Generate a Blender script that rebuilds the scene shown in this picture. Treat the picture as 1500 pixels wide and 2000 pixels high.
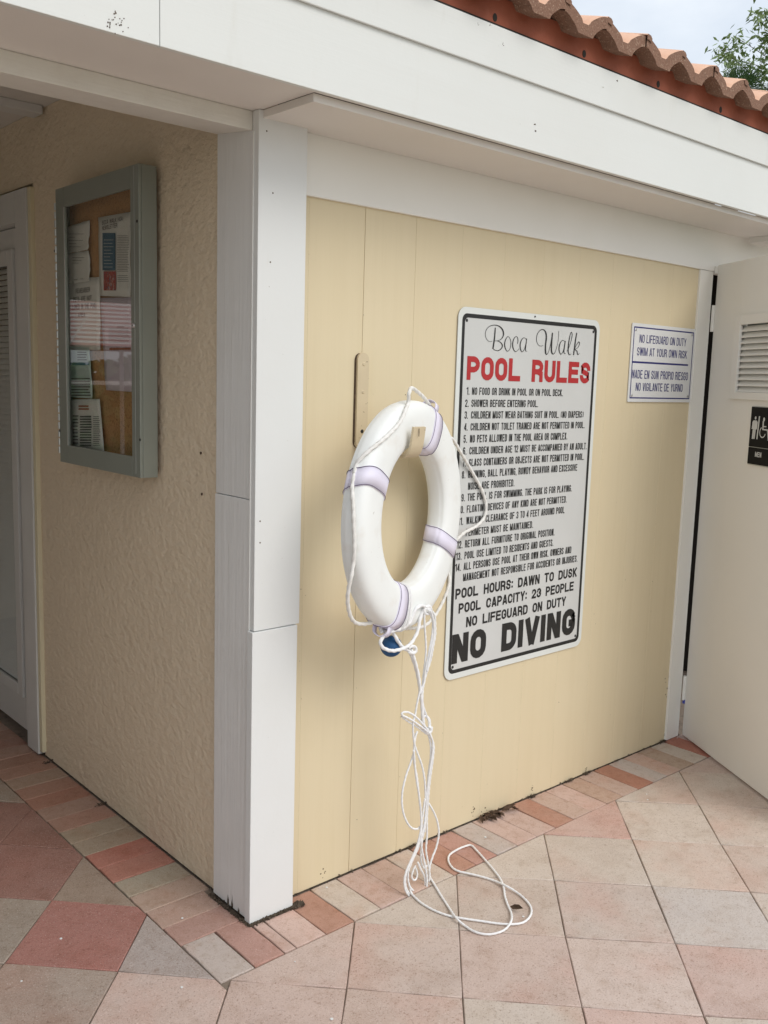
import bpy, bmesh, math, random
from mathutils import Vector, Matrix, noise
rad=math.radians; pi=math.pi
random.seed(7)
S=bpy.context.scene
for o in list(bpy.data.objects): bpy.data.objects.remove(o)

# ---------------------------------------------------------------- camera
YAW,PITCH,ROLL,FPX=rad(41.67872),rad(-8.06603),rad(-1.70564),1838.5
CAM=Vector((-1.389,-2.075,1.54))
_f=Vector((math.sin(YAW)*math.cos(PITCH),math.cos(YAW)*math.cos(PITCH),math.sin(PITCH)))
_r=Vector((math.cos(YAW),-math.sin(YAW),0)); _d=_f.cross(_r)
RR=_r*math.cos(ROLL)+_d*math.sin(ROLL); DD=_d*math.cos(ROLL)-_r*math.sin(ROLL)
cd=bpy.data.cameras.new('camera'); cam=bpy.data.objects.new('camera',cd); S.collection.objects.link(cam)
cd.sensor_fit='VERTICAL'; cd.sensor_height=24; cd.sensor_width=18; cd.lens=FPX/2000*24; cd.clip_start=.05; cd.clip_end=2000
M=Matrix((RR,-DD,-_f)).transposed().to_4x4(); M.translation=CAM; cam.matrix_world=M
S.camera=cam
# ---------------------------------------------------------------- sky
SUN_EL,SUN_AZ=rad(46),rad(170)        # azimuth clockwise from +Y: the sun stands in front of the sign wall, a little to its right
W=bpy.data.worlds.new('World'); S.world=W; W.use_nodes=True
nt=W.node_tree; N=nt.nodes; L=nt.links; N.clear()
out=N.new('ShaderNodeOutputWorld'); bg=N.new('ShaderNodeBackground'); sky=N.new('ShaderNodeTexSky')
sky.sky_type='NISHITA'; sky.sun_disc=False; sky.sun_elevation=SUN_EL; sky.sun_rotation=SUN_AZ; sky.air_density=1.2; sky.dust_density=2.5
tc=N.new('ShaderNodeTexCoord'); mp=N.new('ShaderNodeMapping'); mp.inputs['Scale'].default_value=(1,1,2.2); mp.inputs['Location'].default_value=(3.1,1.7,.4)
nz=N.new('ShaderNodeTexNoise'); nz.inputs['Scale'].default_value=2.2; nz.inputs['Detail'].default_value=7; nz.inputs['Roughness'].default_value=.55
cr=N.new('ShaderNodeValToRGB'); cr.color_ramp.elements[0].position=.30; cr.color_ramp.elements[0].color=(.45,.45,.45,1)
cr.color_ramp.elements[1].position=.62; cr.color_ramp.elements[1].color=(1,1,1,1)
mx=N.new('ShaderNodeMixRGB'); mx.inputs[2].default_value=(6.0,6.35,6.75,1)
L.new(tc.outputs['Generated'],mp.inputs[0]); L.new(mp.outputs[0],nz.inputs['Vector']); L.new(nz.outputs[0],cr.inputs[0])
L.new(cr.outputs[0],mx.inputs[0]); L.new(sky.outputs[0],mx.inputs[1]); L.new(mx.outputs[0],bg.inputs[0]); bg.inputs[1].default_value=.12
L.new(bg.outputs[0],out.inputs[0])
sl=bpy.data.lights.new('sun','SUN'); sl.energy=1.05; sl.angle=rad(32); sl.color=(1,.965,.91)
sun=bpy.data.objects.new('sun',sl); S.collection.objects.link(sun)
sd=Vector((math.sin(SUN_AZ)*math.cos(SUN_EL),math.cos(SUN_AZ)*math.cos(SUN_EL),math.sin(SUN_EL)))
sun.rotation_euler=sd.to_track_quat('Z','Y').to_euler(); sun.location=(0,-6,8)
S.view_settings.view_transform='Standard'; S.view_settings.look='None'; S.view_settings.gamma=1; S.view_settings.use_curve_mapping=False
S.view_settings.exposure=0.42
S.render.engine='CYCLES'; S.render.resolution_x=768; S.render.resolution_y=1024

# ---------------------------------------------------------------- measured geometry helpers
def ray(px,py): return RR*((px-750)/FPX)+DD*((py-1000)/FPX)+_f
def at(px,py,ax,val):
    d=ray(px,py); return CAM+d*((val-CAM[ax])/d[ax])
def proj(P):
    q=Vector(P)-CAM; z=q.dot(_f); return (750+FPX*q.dot(RR)/z,1000+FPX*q.dot(DD)/z,z)

# ---------------------------------------------------------------- materials
def mat(name,col,rough=.6,bump=None,var=None,spec=.4,metal=0,objcol=False,extra=None,coord='Object'):
    """bump: list of (scale vec3, strength, distance, detail) ; var: list of (scale vec3, colour, lo, hi, amount)"""
    m=bpy.data.materials.new(name); m.use_nodes=True; t=m.node_tree; n=t.nodes; l=t.links
    b=n['Principled BSDF']; b.inputs['Roughness'].default_value=rough; b.inputs['Specular IOR Level'].default_value=spec; b.inputs['Metallic'].default_value=metal
    tc=n.new('ShaderNodeTexCoord'); oi=n.new('ShaderNodeObjectInfo')
    off=n.new('ShaderNodeVectorMath'); off.operation='SCALE'; cmb=n.new('ShaderNodeCombineXYZ'); cmb.inputs[0].default_value=1;cmb.inputs[1].default_value=.7;cmb.inputs[2].default_value=.4
    mul=n.new('ShaderNodeMath'); mul.operation='MULTIPLY'; mul.inputs[1].default_value=37.0; l.new(oi.outputs['Random'],mul.inputs[0])
    l.new(cmb.outputs[0],off.inputs[0]); l.new(mul.outputs[0],off.inputs['Scale'])
    add=n.new('ShaderNodeVectorMath'); add.operation='ADD'; l.new(tc.outputs[coord],add.inputs[0]); l.new(off.outputs[0],add.inputs[1])
    src=add.outputs[0]
    if objcol: cur=oi.outputs['Color']
    else:
        rgb=n.new('ShaderNodeRGB'); rgb.outputs[0].default_value=(*col,1); cur=rgb.outputs[0]
    def nzn(sc,detail,ro=.55):
        mpn=n.new('ShaderNodeMapping'); mpn.inputs['Scale'].default_value=sc; l.new(src,mpn.inputs[0])
        z=n.new('ShaderNodeTexNoise'); z.inputs['Scale'].default_value=1; z.inputs['Detail'].default_value=detail; z.inputs['Roughness'].default_value=ro; l.new(mpn.outputs[0],z.inputs['Vector']); return z.outputs[0]
    for v in (var or []):
        sc,c,lo,hi,am=v[:5]; typ=v[5] if len(v)>5 else 'MIX'
        z=nzn(sc,6); r=n.new('ShaderNodeMapRange'); r.inputs[1].default_value=lo; r.inputs[2].default_value=hi; r.inputs[3].default_value=0; r.inputs[4].default_value=am; l.new(z,r.inputs[0])
        mm=n.new('ShaderNodeMixRGB'); mm.blend_type=typ; l.new(r.outputs[0],mm.inputs[0]); l.new(cur,mm.inputs[1]); mm.inputs[2].default_value=(*c,1); cur=mm.outputs[0]
    l.new(cur,b.inputs['Base Color'])
    prev=None
    for (sc,st,di,de) in (bump or []):
        z=nzn(sc,de); bp=n.new('ShaderNodeBump'); bp.inputs['Strength'].default_value=st; bp.inputs['Distance'].default_value=di; l.new(z,bp.inputs['Height'])
        if prev: l.new(prev,bp.inputs['Normal'])
        prev=bp.outputs[0]
    if prev: l.new(prev,b.inputs['Normal'])
    if extra: extra(m,n,l,b)
    return m
v3=lambda a:(a,a,a)
WHITE=(.725,.74,.735)
m_white=mat('white_board_paint',WHITE,.5,[((60,60,60),.10,.004,4),((2.5,2.5,2.5),.10,.02,2)],[(v3(1.7),(.67,.67,.64),.45,.75,.5),(v3(90),(.25,.22,.18),.735,.76,.8),((7,7,1.5),(.62,.62,.58),.62,.8,.5),((30,30,4),(.60,.58,.52),.68,.78,.4)])
m_woodv=mat('white_rough_sawn_paint',(.76,.765,.755),.6,[((170,170,7),.35,.004,5),((60,60,1.6),.35,.006,3)],[((90,90,4),(.80,.80,.78),.52,.72,.5),(v3(2),(.58,.56,.52),.5,.8,.4)])
m_woodx=mat('white_fascia_paint',(.725,.74,.72),.5,[((5,200,200),.12,.002,4),(v3(70),.06,.003,3)],[(v3(1.3),(.66,.66,.62),.45,.8,.45),((.8,14,14),(.67,.67,.64),.5,.8,.25),((9,9,2),(.60,.59,.53),.62,.78,.45),(v3(70),(.35,.32,.27),.73,.76,.6)])
m_soffit=mat('soffit_paint',(.74,.705,.665),.65,[(v3(140),.10,.002,4)],[(v3(3),(.66,.63,.59),.45,.75,.35),(v3(240),(.72,.70,.67),.66,.72,.5)])
m_frieze=mat('frieze_paint',(.84,.83,.785),.6,[(v3(120),.10,.002,4),((3,60,60),.05,.003,2)],[(v3(3.5),(.79,.775,.72),.45,.75,.35)])
m_siding=mat('yellow_siding_paint',(.69,.59,.40),.62,[((240,240,5),.20,.002,4),((50,50,2.2),.18,.003,3)],[((40,40,1.2),(.65,.55,.36),.45,.75,.45),(v3(1.6),(.71,.62,.44),.45,.75,.4),(v3(60),(.30,.22,.13),.755,.775,.6)])
m_stucco=mat('beige_stucco',(.73,.62,.465),.85,[((22,34,46),.85,.010,6),((7,11,17),.30,.016,3),(v3(190),.5,.003,5)],[((18,30,40),(.78,.69,.55),.52,.68,.35),(v3(2.0),(.68,.58,.44),.45,.75,.5),(v3(26),(.30,.24,.16),.70,.76,.35)])
m_porch=mat('porch_ceiling_paint',(.66,.64,.60),.7,[(v3(60),.1,.003,3)],[(v3(2),(.4,.38,.35),.4,.8,.5)])
m_beam=mat('header_paint',(.72,.70,.645),.65,[((8,140,140),.35,.003,4),(v3(25),.3,.004,3)],[(v3(14),(.60,.56,.50),.5,.75,.4)])
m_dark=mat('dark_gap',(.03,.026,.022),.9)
m_soil=mat('joint_sand',(.22,.175,.14),.95,[(v3(200),.5,.004,5)],[(v3(40),(.06,.05,.035),.5,.7,.7),(v3(9),(.27,.215,.17),.45,.65,.7)])
m_dirt=mat('dark_soil',(.095,.072,.052),.95,[(v3(200),.5,.004,5)],[(v3(40),(.09,.065,.04),.5,.7,.6)])
m_paver=mat('concrete_paver',(1,1,1),.82,[(v3(330),.45,.002,4),(v3(70),.35,.004,4),(v3(9),.25,.005,2)],
   [(v3(2.6),(.98,.78,.73),.50,.68,.65,'MULTIPLY'),(v3(4.2),(.97,.98,1.0),.48,.70,.9,'MULTIPLY'),(v3(8),(.84,.80,.77),.50,.76,.8,'MULTIPLY'),(v3(24),(.84,.80,.76),.50,.74,.8,'MULTIPLY'),(v3(60),(.66,.59,.53),.60,.72,.6,'MULTIPLY'),(v3(230),(.52,.44,.38),.55,.70,.8,'MULTIPLY'),(v3(300),(1,.96,.92),.58,.74,.35)],objcol=True)
m_brick=mat('brick_paver',(1,1,1),.8,[(v3(300),.4,.002,4),(v3(60),.35,.004,4)],
   [(v3(7),(1,.78,.70),.50,.72,.5,'MULTIPLY'),(v3(12),(.84,.80,.76),.50,.74,.8,'MULTIPLY'),(v3(40),(.78,.72,.64),.52,.72,.7,'MULTIPLY'),(v3(230),(.55,.45,.38),.56,.70,.7,'MULTIPLY'),(v3(300),(1,.94,.88),.60,.74,.3)],objcol=True)
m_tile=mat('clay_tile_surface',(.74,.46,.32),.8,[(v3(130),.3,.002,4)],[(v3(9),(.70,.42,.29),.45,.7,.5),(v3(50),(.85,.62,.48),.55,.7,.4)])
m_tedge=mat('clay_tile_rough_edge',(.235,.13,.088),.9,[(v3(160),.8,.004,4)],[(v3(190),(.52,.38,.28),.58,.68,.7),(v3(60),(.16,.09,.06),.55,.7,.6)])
m_red=mat('red_painted_mortar',(.33,.095,.052),.75,[(v3(120),.25,.002,4)],[(v3(6),(.26,.075,.042),.45,.7,.6),(v3(40),(.38,.13,.08),.55,.75,.4)])
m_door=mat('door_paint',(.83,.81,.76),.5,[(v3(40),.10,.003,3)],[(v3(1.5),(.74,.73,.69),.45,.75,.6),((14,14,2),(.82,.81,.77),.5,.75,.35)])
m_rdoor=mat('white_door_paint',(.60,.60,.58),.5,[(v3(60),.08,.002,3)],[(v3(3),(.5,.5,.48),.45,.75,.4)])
m_sign=mat('sign_face',(.60,.61,.60),.38,[(v3(60),.02,.001,2)],[(v3(3),(.55,.56,.545),.4,.7,.6)],spec=.5)
m_signw=mat('sign_margin',(.70,.725,.70),.38)
m_blk=mat('black_ink',(.018,.018,.018),.45)
m_redk=mat('red_ink',(.42,.028,.032),.45)
m_bluek=mat('blue_ink',(.025,.025,.16),.45)
m_sign2=mat('white_sign_face',(.72,.73,.73),.4)
m_plast=mat('black_plastic',(.010,.0095,.009),.6,spec=.15)
m_lett=mat('pale_raised_lettering',(.62,.63,.61),.5)
m_gasket=mat('clear_edge',(.55,.55,.5),.25)
m_ring=mat('white_buoy_plastic',(.845,.865,.85),.58,[(v3(10),.14,.008,2),(v3(160),.10,.0015,3)],[(v3(4),(.79,.81,.81),.45,.7,.7),(v3(14),(.74,.70,.64),.55,.75,.5),(v3(70),(.48,.45,.41),.70,.76,.6)],spec=.3)
m_strap=mat('lavender_strap',(.75,.715,.84),.55,[((60,60,60),.12,.001,2)],[(v3(9),(.78,.75,.86),.4,.7,.6)])
m_stitch=mat('strap_stitching',(.12,.09,.16),.8)
m_rope=mat('white_rope',(.83,.83,.83),.8,[(v3(700),.4,.001,2)],[(v3(30),(.66,.64,.66),.5,.75,.5)])
m_rope2=mat('off_white_rope',(.80,.79,.76),.8,[(v3(500),.4,.001,2)],[(v3(30),(.60,.58,.52),.5,.75,.6)])
m_ball=mat('blue_float',(.012,.075,.20),.6,[(v3(300),.5,.001,3)],[(v3(60),(.02,.11,.27),.5,.7,.6)])
m_rust_shade=mat('rust_and_edge_shade',(.075,.045,.028),.9,[(v3(60),.5,.003,3)],[(v3(50),(.18,.12,.07),.5,.7,.6)])
m_brk=mat('cream_bracket_paint',(.60,.50,.34),.55,[(v3(30),.3,.004,3)],[(v3(14),(.66,.56,.38),.45,.7,.6),(v3(70),(.12,.07,.04),.66,.70,.9)])
m_alu=mat('grey_green_aluminium',(.29,.315,.28),.42,[(v3(50),.05,.001,2)],[(v3(5),(.33,.355,.315),.4,.7,.5)],metal=.35)
m_alul=mat('bright_aluminium',(.55,.56,.54),.35,metal=.6)
m_cork=mat('cork',(.52,.28,.12),.9,[(v3(200),.4,.002,3)],[(v3(120),(.18,.085,.035),.5,.7,.6)])
m_paper=mat('paper',(.80,.78,.72),.8,[(v3(14),.35,.006,3)],[(v3(8),(.70,.68,.62),.45,.7,.5)])
m_paper2=mat('lilac_paper',(.66,.56,.62),.8,[(v3(8),.2,.006,2)])
m_paper3=mat('greenish_paper',(.56,.66,.60),.8,[(v3(10),.3,.006,2)])
m_ink=mat('grey_print',(.12,.115,.11),.8)
m_teal=mat('blue_print',(.05,.13,.20),.8)
m_pic=mat('colour_photo_print',(.40,.05,.035),.8,var=[(v3(70),(.55,.35,.30),.52,.6,.9),(v3(90),(.05,.15,.22),.55,.62,.9)])
m_orange=mat('orange_print',(.36,.10,.04),.8)
m_blind=mat('white_blind',(.84,.84,.83),.55)
m_steel=mat('steel',(.5,.5,.5),.3,metal=1)
m_leaf=mat('dry_leaf',(.075,.045,.028),.9,[(v3(80),.5,.003,3)],[(v3(50),(.16,.10,.06),.5,.7,.6)])
m_weed=mat('moss',(.10,.095,.04),.9)
def leafx(m,n,l,b):
    b.inputs['Subsurface Weight'].default_value=0
m_green=mat('tree_leaf',(.25,.34,.13),.5,var=[(v3(1.6),(.36,.45,.20),.4,.65,.8),(v3(7),(.06,.12,.03),.45,.7,.6)])
m_palm=mat('palm_leaf',(.05,.105,.035),.5,var=[(v3(3),(.10,.16,.06),.4,.7,.6)])
m_bark=mat('bark',(.17,.13,.09),.9,[(v3(30),.5,.01,4)])
m_grass=mat('lawn',(.06,.10,.03),.95,[(v3(20),.5,.02,4)],[(v3(3),(.10,.11,.05),.4,.7,.6)])
m_umbA=mat('umbrella_rose',(.50,.20,.17),.8); m_umbB=mat('umbrella_white',(.75,.70,.66),.8)
def glassx():
    m=bpy.data.materials.new('cabinet_glass'); m.use_nodes=True; n=m.node_tree.nodes; l=m.node_tree.links; n.clear()
    o=n.new('ShaderNodeOutputMaterial'); t=n.new('ShaderNodeBsdfTransparent'); t.inputs[0].default_value=(.95,.96,.955,1); g=n.new('ShaderNodeBsdfGlossy'); g.inputs['Roughness'].default_value=.01
    f=n.new('ShaderNodeLayerWeight'); f.inputs['Blend'].default_value=.5; pw=n.new('ShaderNodeMath'); pw.operation='POWER'; pw.inputs[1].default_value=4.2; l.new(f.outputs['Facing'],pw.inputs[0]); ml=n.new('ShaderNodeMath'); ml.operation='MULTIPLY_ADD'; ml.inputs[1].default_value=.50; ml.inputs[2].default_value=.035; l.new(pw.outputs[0],ml.inputs[0]); mxs=n.new('ShaderNodeMixShader')
    l.new(ml.outputs[0],mxs.inputs[0]); l.new(t.outputs[0],mxs.inputs[1]); l.new(g.outputs[0],mxs.inputs[2]); l.new(mxs.outputs[0],o.inputs[0]); return m
m_glass=glassx()

# ---------------------------------------------------------------- object helpers
COL=S.collection
def link(name,bm,ms,parent=None,loc=None,smooth=False,auto=None):
    me=bpy.data.meshes.new(name); bm.normal_update(); bm.to_mesh(me); bm.free()
    for m in (ms if isinstance(ms,(list,tuple)) else [ms]): me.materials.append(m)
    if smooth: me.polygons.foreach_set('use_smooth',[True]*len(me.polygons))
    o=bpy.data.objects.new(name,me); COL.objects.link(o)
    if loc is not None: o.location=loc
    if parent is not None:
        o.parent=parent
        if loc is None: o.matrix_parent_inverse=parent_world(parent).inverted()
        else: o.matrix_parent_inverse=parent_world(parent).inverted()
    return o
def parent_world(p):
    m=Matrix.LocRotScale(p.location,p.rotation_euler,p.scale)
    if p.parent: m=parent_world(p.parent)@p.matrix_parent_inverse@m
    return m
def tag(o,label=None,cat=None,group=None,kind=None):
    if label: o['label']=label
    if cat: o['category']=cat
    if group: o['group']=group
    if kind: o['kind']=kind
    return o
def thing(name,label,cat,loc=(0,0,0),group=None):
    o=bpy.data.objects.new(name,None); o.empty_display_size=.1; COL.objects.link(o); o.location=loc; tag(o,label,cat,group); return o
def bx(bm,x0,x1,y0,y1,z0,z1,bev=.0,mi=0,mat4=None):
    vs=[bm.verts.new((x,y,z)) for x in (x0,x1) for y in (y0,y1) for z in (z0,z1)]
    fs=[]
    for q in ((0,1,3,2),(4,6,7,5),(0,4,5,1),(2,3,7,6),(0,2,6,4),(1,5,7,3)):
        fc=bm.faces.new([vs[i] for i in q]); fc.material_index=mi; fs.append(fc)
    if bev:
        es=list({e for fc in fs for e in fc.edges})
        r=bmesh.ops.bevel(bm,geom=es,offset=bev,segments=2,profile=.6,affect='EDGES'); 
        vs=list({v for fc in r['faces'] for v in fc.verts}|{v for v in vs if v.is_valid})
    if mat4 is not None: bmesh.ops.transform(bm,matrix=mat4,verts=[v for v in vs if v.is_valid])
    return vs
def box(name,x0,x1,y0,y1,z0,z1,m,parent=None,bev=.0015):
    bm=bmesh.new(); bx(bm,x0,x1,y0,y1,z0,z1,bev); return link(name,bm,m,parent)
def catmull(P,n=8,closed=False):
    P=[Vector(p) for p in P]; out=[]; k=len(P)
    rng=range(k if closed else k-1)
    for i in rng:
        if closed: p0,p1,p2,p3=P[(i-1)%k],P[i],P[(i+1)%k],P[(i+2)%k]
        else: p0,p1,p2,p3=P[max(i-1,0)],P[i],P[i+1],P[min(i+2,k-1)]
        for j in range(n):
            t=j/n; out.append(.5*((2*p1)+(p2-p0)*t+(2*p0-5*p1+4*p2-p3)*t*t+(3*p1-p0-3*p2+p3)*t**3))
    if not closed: out.append(P[-1])
    return out
def tube(bm,P,r,sides=8,lobes=0,pitch=.03,amp=.16,mi=0,closed=False,taper=None):
    # resample evenly
    Q=[P[0]]; step=r*1.1
    acc=0
    for a,b in zip(P,P[1:]):
        d=(b-a).length
        if d<1e-9: continue
        pos=step-acc
        while pos<=d: Q.append(a.lerp(b,pos/d)); pos+=step
        acc=d-(pos-step)
    Q.append(P[-1]) if not closed and (Q[-1]-P[-1]).length>step*.3 else None
    nrm=None; rings=[]; s=0
    for i,p in enumerate(Q):
        if closed: t=(Q[(i+1)%len(Q)]-Q[i-1])
        else: t=(Q[min(i+1,len(Q)-1)]-Q[max(i-1,0)])
        t.normalize()
        if nrm is None:
            nrm=t.orthogonal().normalized()
        nrm=(nrm-t*nrm.dot(t)).normalized(); bi=t.cross(nrm)
        if i: s+=(Q[i]-Q[i-1]).length
        rr=r if taper is None else r*taper(i/max(1,len(Q)-1))
        ring=[]
        for k in range(sides):
            a=2*pi*k/sides; q=rr*(1+(amp*math.cos(lobes*a-2*pi*s/pitch) if lobes else 0))
            ring.append(bm.verts.new(p+nrm*math.cos(a)*q+bi*math.sin(a)*q))
        rings.append(ring)
    nr=len(rings)
    for i in range(nr if closed else nr-1):
        A,B=rings[i],rings[(i+1)%nr]
        for k in range(sides):
            fc=bm.faces.new((A[k],A[(k+1)%sides],B[(k+1)%sides],B[k])); fc.smooth=True; fc.material_index=mi
    if not closed:
        bm.faces.new(rings[0][::-1]); bm.faces.new(rings[-1])
def cyl(bm,c,ax,r,h,n=16,mi=0,r2=None):
    ax=Vector(ax).normalized(); u=ax.orthogonal().normalized(); v=ax.cross(u); c=Vector(c); r2=r if r2 is None else r2
    A=[bm.verts.new(c+u*math.cos(2*pi*k/n)*r+v*math.sin(2*pi*k/n)*r) for k in range(n)]
    B=[bm.verts.new(c+ax*h+u*math.cos(2*pi*k/n)*r2+v*math.sin(2*pi*k/n)*r2) for k in range(n)]
    for k in range(n): bm.faces.new((A[k],A[(k+1)%n],B[(k+1)%n],B[k])).material_index=mi
    bm.faces.new(A[::-1]).material_index=mi; bm.faces.new(B).material_index=mi
# text in a plane: origin O, right vector U, up vector V, normal Nn
_fc={}
def text_mesh(s,off):
    key=(s,off)
    if key in _fc: return _fc[key]
    c=bpy.data.curves.new('t','FONT'); c.body=s; c.size=1; c.offset=off; c.resolution_u=3; c.space_character=1.0+off*1.2
    o=bpy.data.objects.new('t',c); COL.objects.link(o); dg=bpy.context.evaluated_depsgraph_get()
    me=bpy.data.meshes.new_from_object(o.evaluated_get(dg)); V=[v.co.copy() for v in me.vertices]; F=[tuple(p.vertices) for p in me.polygons]
    bpy.data.objects.remove(o); bpy.data.curves.remove(c); bpy.data.meshes.remove(me); _fc[key]=(V,F); return V,F
CAPH=None
def text_into(bm,s,x0,x1,zb,zt,pl,off=.0,mi=0,slant=0,lift=0):
    global CAPH
    if CAPH is None: V,F=text_mesh('H',0.0); CAPH=max(v.y for v in V)
    V,F=text_mesh(s,off); a=min(v.x for v in V); b=max(v.x for v in V); O,U,Vv,Nn=pl
    vs=[]
    for v in V:
        x=x0+(v.x-a)/(b-a)*(x1-x0); z=zb+(v.y+off)/(CAPH+2*off)*(zt-zb); x+=slant*(z-zb)
        vs.append(bm.verts.new(O+U*x+Vv*z+Nn*lift))
    for f in F:
        try: bm.faces.new([vs[i] for i in f]).material_index=mi
        except ValueError: pass
def arc(cx,cz,rx,rz,a0,a1,n=7): return [(cx+rx*math.cos(rad(a0+(a1-a0)*i/n)),cz+rz*math.sin(rad(a0+(a1-a0)*i/n))) for i in range(n+1)]
def glyph(ch,W,s):
    h=s/2
    if ch in 'MW': W=W*1.32
    elif ch=='I': return s,[[(h,0),(h,1)]]
    elif ch in '1': W=W*.72
    elif ch in '.,:;\'()': W=s*1.05 if ch not in '()' else s*2
    xl,xr,zb,zt=h,W-h,h,1-h; rx=(xr-xl)/2; ry=min(rx*1.25,.24); m=W/2
    top=lambda a0,a1: arc(m,zt-ry,rx,ry,a0,a1); bot=lambda a0,a1: arc(m,zb+ry,rx,ry,a0,a1)
    g={
    'A':[[(xl*.9,0),(m-.02,1)],[(W-xl*.9,0),(m+.02,1)],[(xl+.04,.27),(xr-.04,.27)]],
    'B':[[(xl,0),(xl,1)],[(xl,zt)]+[(m,zt)]+arc(m,zt-.20,rx*.92,.20,80,-80)+[(xl,zt-.40)],[(xl,zt-.40)]+[(m,zt-.40)]+arc(m,(zt-.40+zb)/2,rx,(zt-.40-zb)/2,80,-80)+[(xl,zb)]],
    'C':[[(xr,.66)]+top(0,180)+bot(180,360)+[(xr,.34)]],
    'D':[[(xl,0),(xl,1)],[(xl,zt),(m*.9,zt)]+arc(m,zt-ry,rx,ry,80,0)+arc(m,zb+ry,rx,ry,0,-80)+[(m*.9,zb),(xl,zb)]],
    'E':[[(xl,0),(xl,1)],[(xl,zt),(W,zt)],[(xl,.52),(W*.92,.52)],[(xl,zb),(W,zb)]],
    'F':[[(xl,0),(xl,1)],[(xl,zt),(W,zt)],[(xl,.50),(W*.9,.50)]],
    'G':[[(xr,.68)]+top(0,180)+bot(180,360)+[(xr,.46),(m,.46)]],
    'H':[[(xl,0),(xl,1)],[(xr,0),(xr,1)],[(xl,.52),(xr,.52)]],
    'J':[[(xr,1)]+bot(360,180)+[(xl,.36)]],
    'K':[[(xl,0),(xl,1)],[(xl,.34),(xr*1.02,1)],[(xl+(xr-xl)*.32,.56),(xr*1.04,0)]],
    'L':[[(xl,0),(xl,1)],[(xl,zb),(W,zb)]],
    'M':[[(xl,0),(xl,1)],[(xr,0),(xr,1)],[(xl+h*.4,1-h*.4),(m,h*.2)],[(xr-h*.4,1-h*.4),(m,h*.2)]],
    'N':[[(xl,0),(xl,1)],[(xr,0),(xr,1)],[(xl+h*.35,1-h*.45),(xr-h*.35,h*.45)]],
    'O':[top(0,180)+bot(180,360)+[(xr,zt-ry)]],
    'P':[[(xl,0),(xl,1)],[(xl,zt),(m,zt)]+arc(m,zt-.22,rx,.22,80,-80)+[(m,zt-.44),(xl,zt-.44)]],
    'R':[[(xl,0),(xl,1)],[(xl,zt),(m,zt)]+arc(m,zt-.21,rx,.21,80,-80)+[(m,zt-.42),(xl,zt-.42)],[(m,zt-.42),(xr*.98,.38),(xr,0)]],
    'S':[[(xr,min(.63+s*.42,zt-ry-.03))]+top(0,180)+[(xl,.63+s*.25),(xl+rx*.35,.56),(xr-rx*.35,.455),(xr,.38-s*.25)]+bot(0,-180)+[(xl,max(.37-s*.42,zb+ry+.03))]],
    'T':[[(m,0),(m,1)],[(0,zt),(W,zt)]],
    'U':[[(xl,1)]+bot(180,360)+[(xr,1)]],
    'V':[[(h*.8,1),(m-.01,0)],[(W-h*.8,1),(m+.01,0)]],
    'W':[[(h*.8,1),(W*.27,0)],[(W*.27,0),(m,1)],[(m,1),(W*.73,0)],[(W*.73,0),(W-h*.8,1)]],
    'X':[[(xl,0),(xr,1)],[(xl,1),(xr,0)]],
    'Y':[[(h*.8,1),(m,.42)],[(W-h*.8,1),(m,.42)],[(m,.44),(m,0)]],
    'Z':[[(0,zt),(xr,zt)],[(xr,zt),(xl,zb)],[(xl,zb),(W,zb)]],
    '0':[top(0,180)+bot(180,360)+[(xr,zt-ry)]],
    '1':[[(xr,0),(xr,1)],[(xr,.98),(0,.76)]],
    '2':[[(xl,.68)]+top(180,0)+[(xr,.60),(xl,zb+.02)],[(xl*.2,zb),(W,zb)]],
    '3':[[(xl,.72)]+top(180,0)+[(xr,.64),(m,.52)],[(m,.52),(xr,.42)]+bot(0,-180)+[(xl,.30)]],
    '4':[[(xr*.9,0),(xr*.9,1)],[(xr*.9,.98),(xl*.6,.26)],[(0,.24),(W,.24)]],
    '5':[[(W*.95,zt),(xl,zt)],[(xl,zt),(xl,.52)],[(xl,.52),(m,.60),(xr,.48)]+bot(0,-180)+[(xl,.28)]],
    '6':[[(xr,.74)]+top(0,180)+bot(180,360)+arc(m,.42,rx,.14,0,180)],
    '7':[[(0,zt),(xr,zt)],[(xr,zt),(m*.8,0)]],
    '8':[arc(m,.74,rx*.95,.26-h,0,360,14),arc(m,.26,rx,.28-h,0,360,14)],
    '9':[[(xl,.26)]+bot(180,360)+top(0,180)+arc(m,.58,rx,.14,180,360)],
    '.':[[(W/2,0),(W/2,s)]], ',':[[(W/2,-.1),(W/2,s)]], ':':[[(W/2,.12),(W/2,.12+s)],[(W/2,.58),(W/2,.58+s)]],
    '(':[arc(s*2,.5,s*1.5,.55,130,230)], ')':[arc(0,.5,s*1.5,.55,50,-50)]}
    return W,g.get(ch,[[(xl,0),(xl,1)]])
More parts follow.
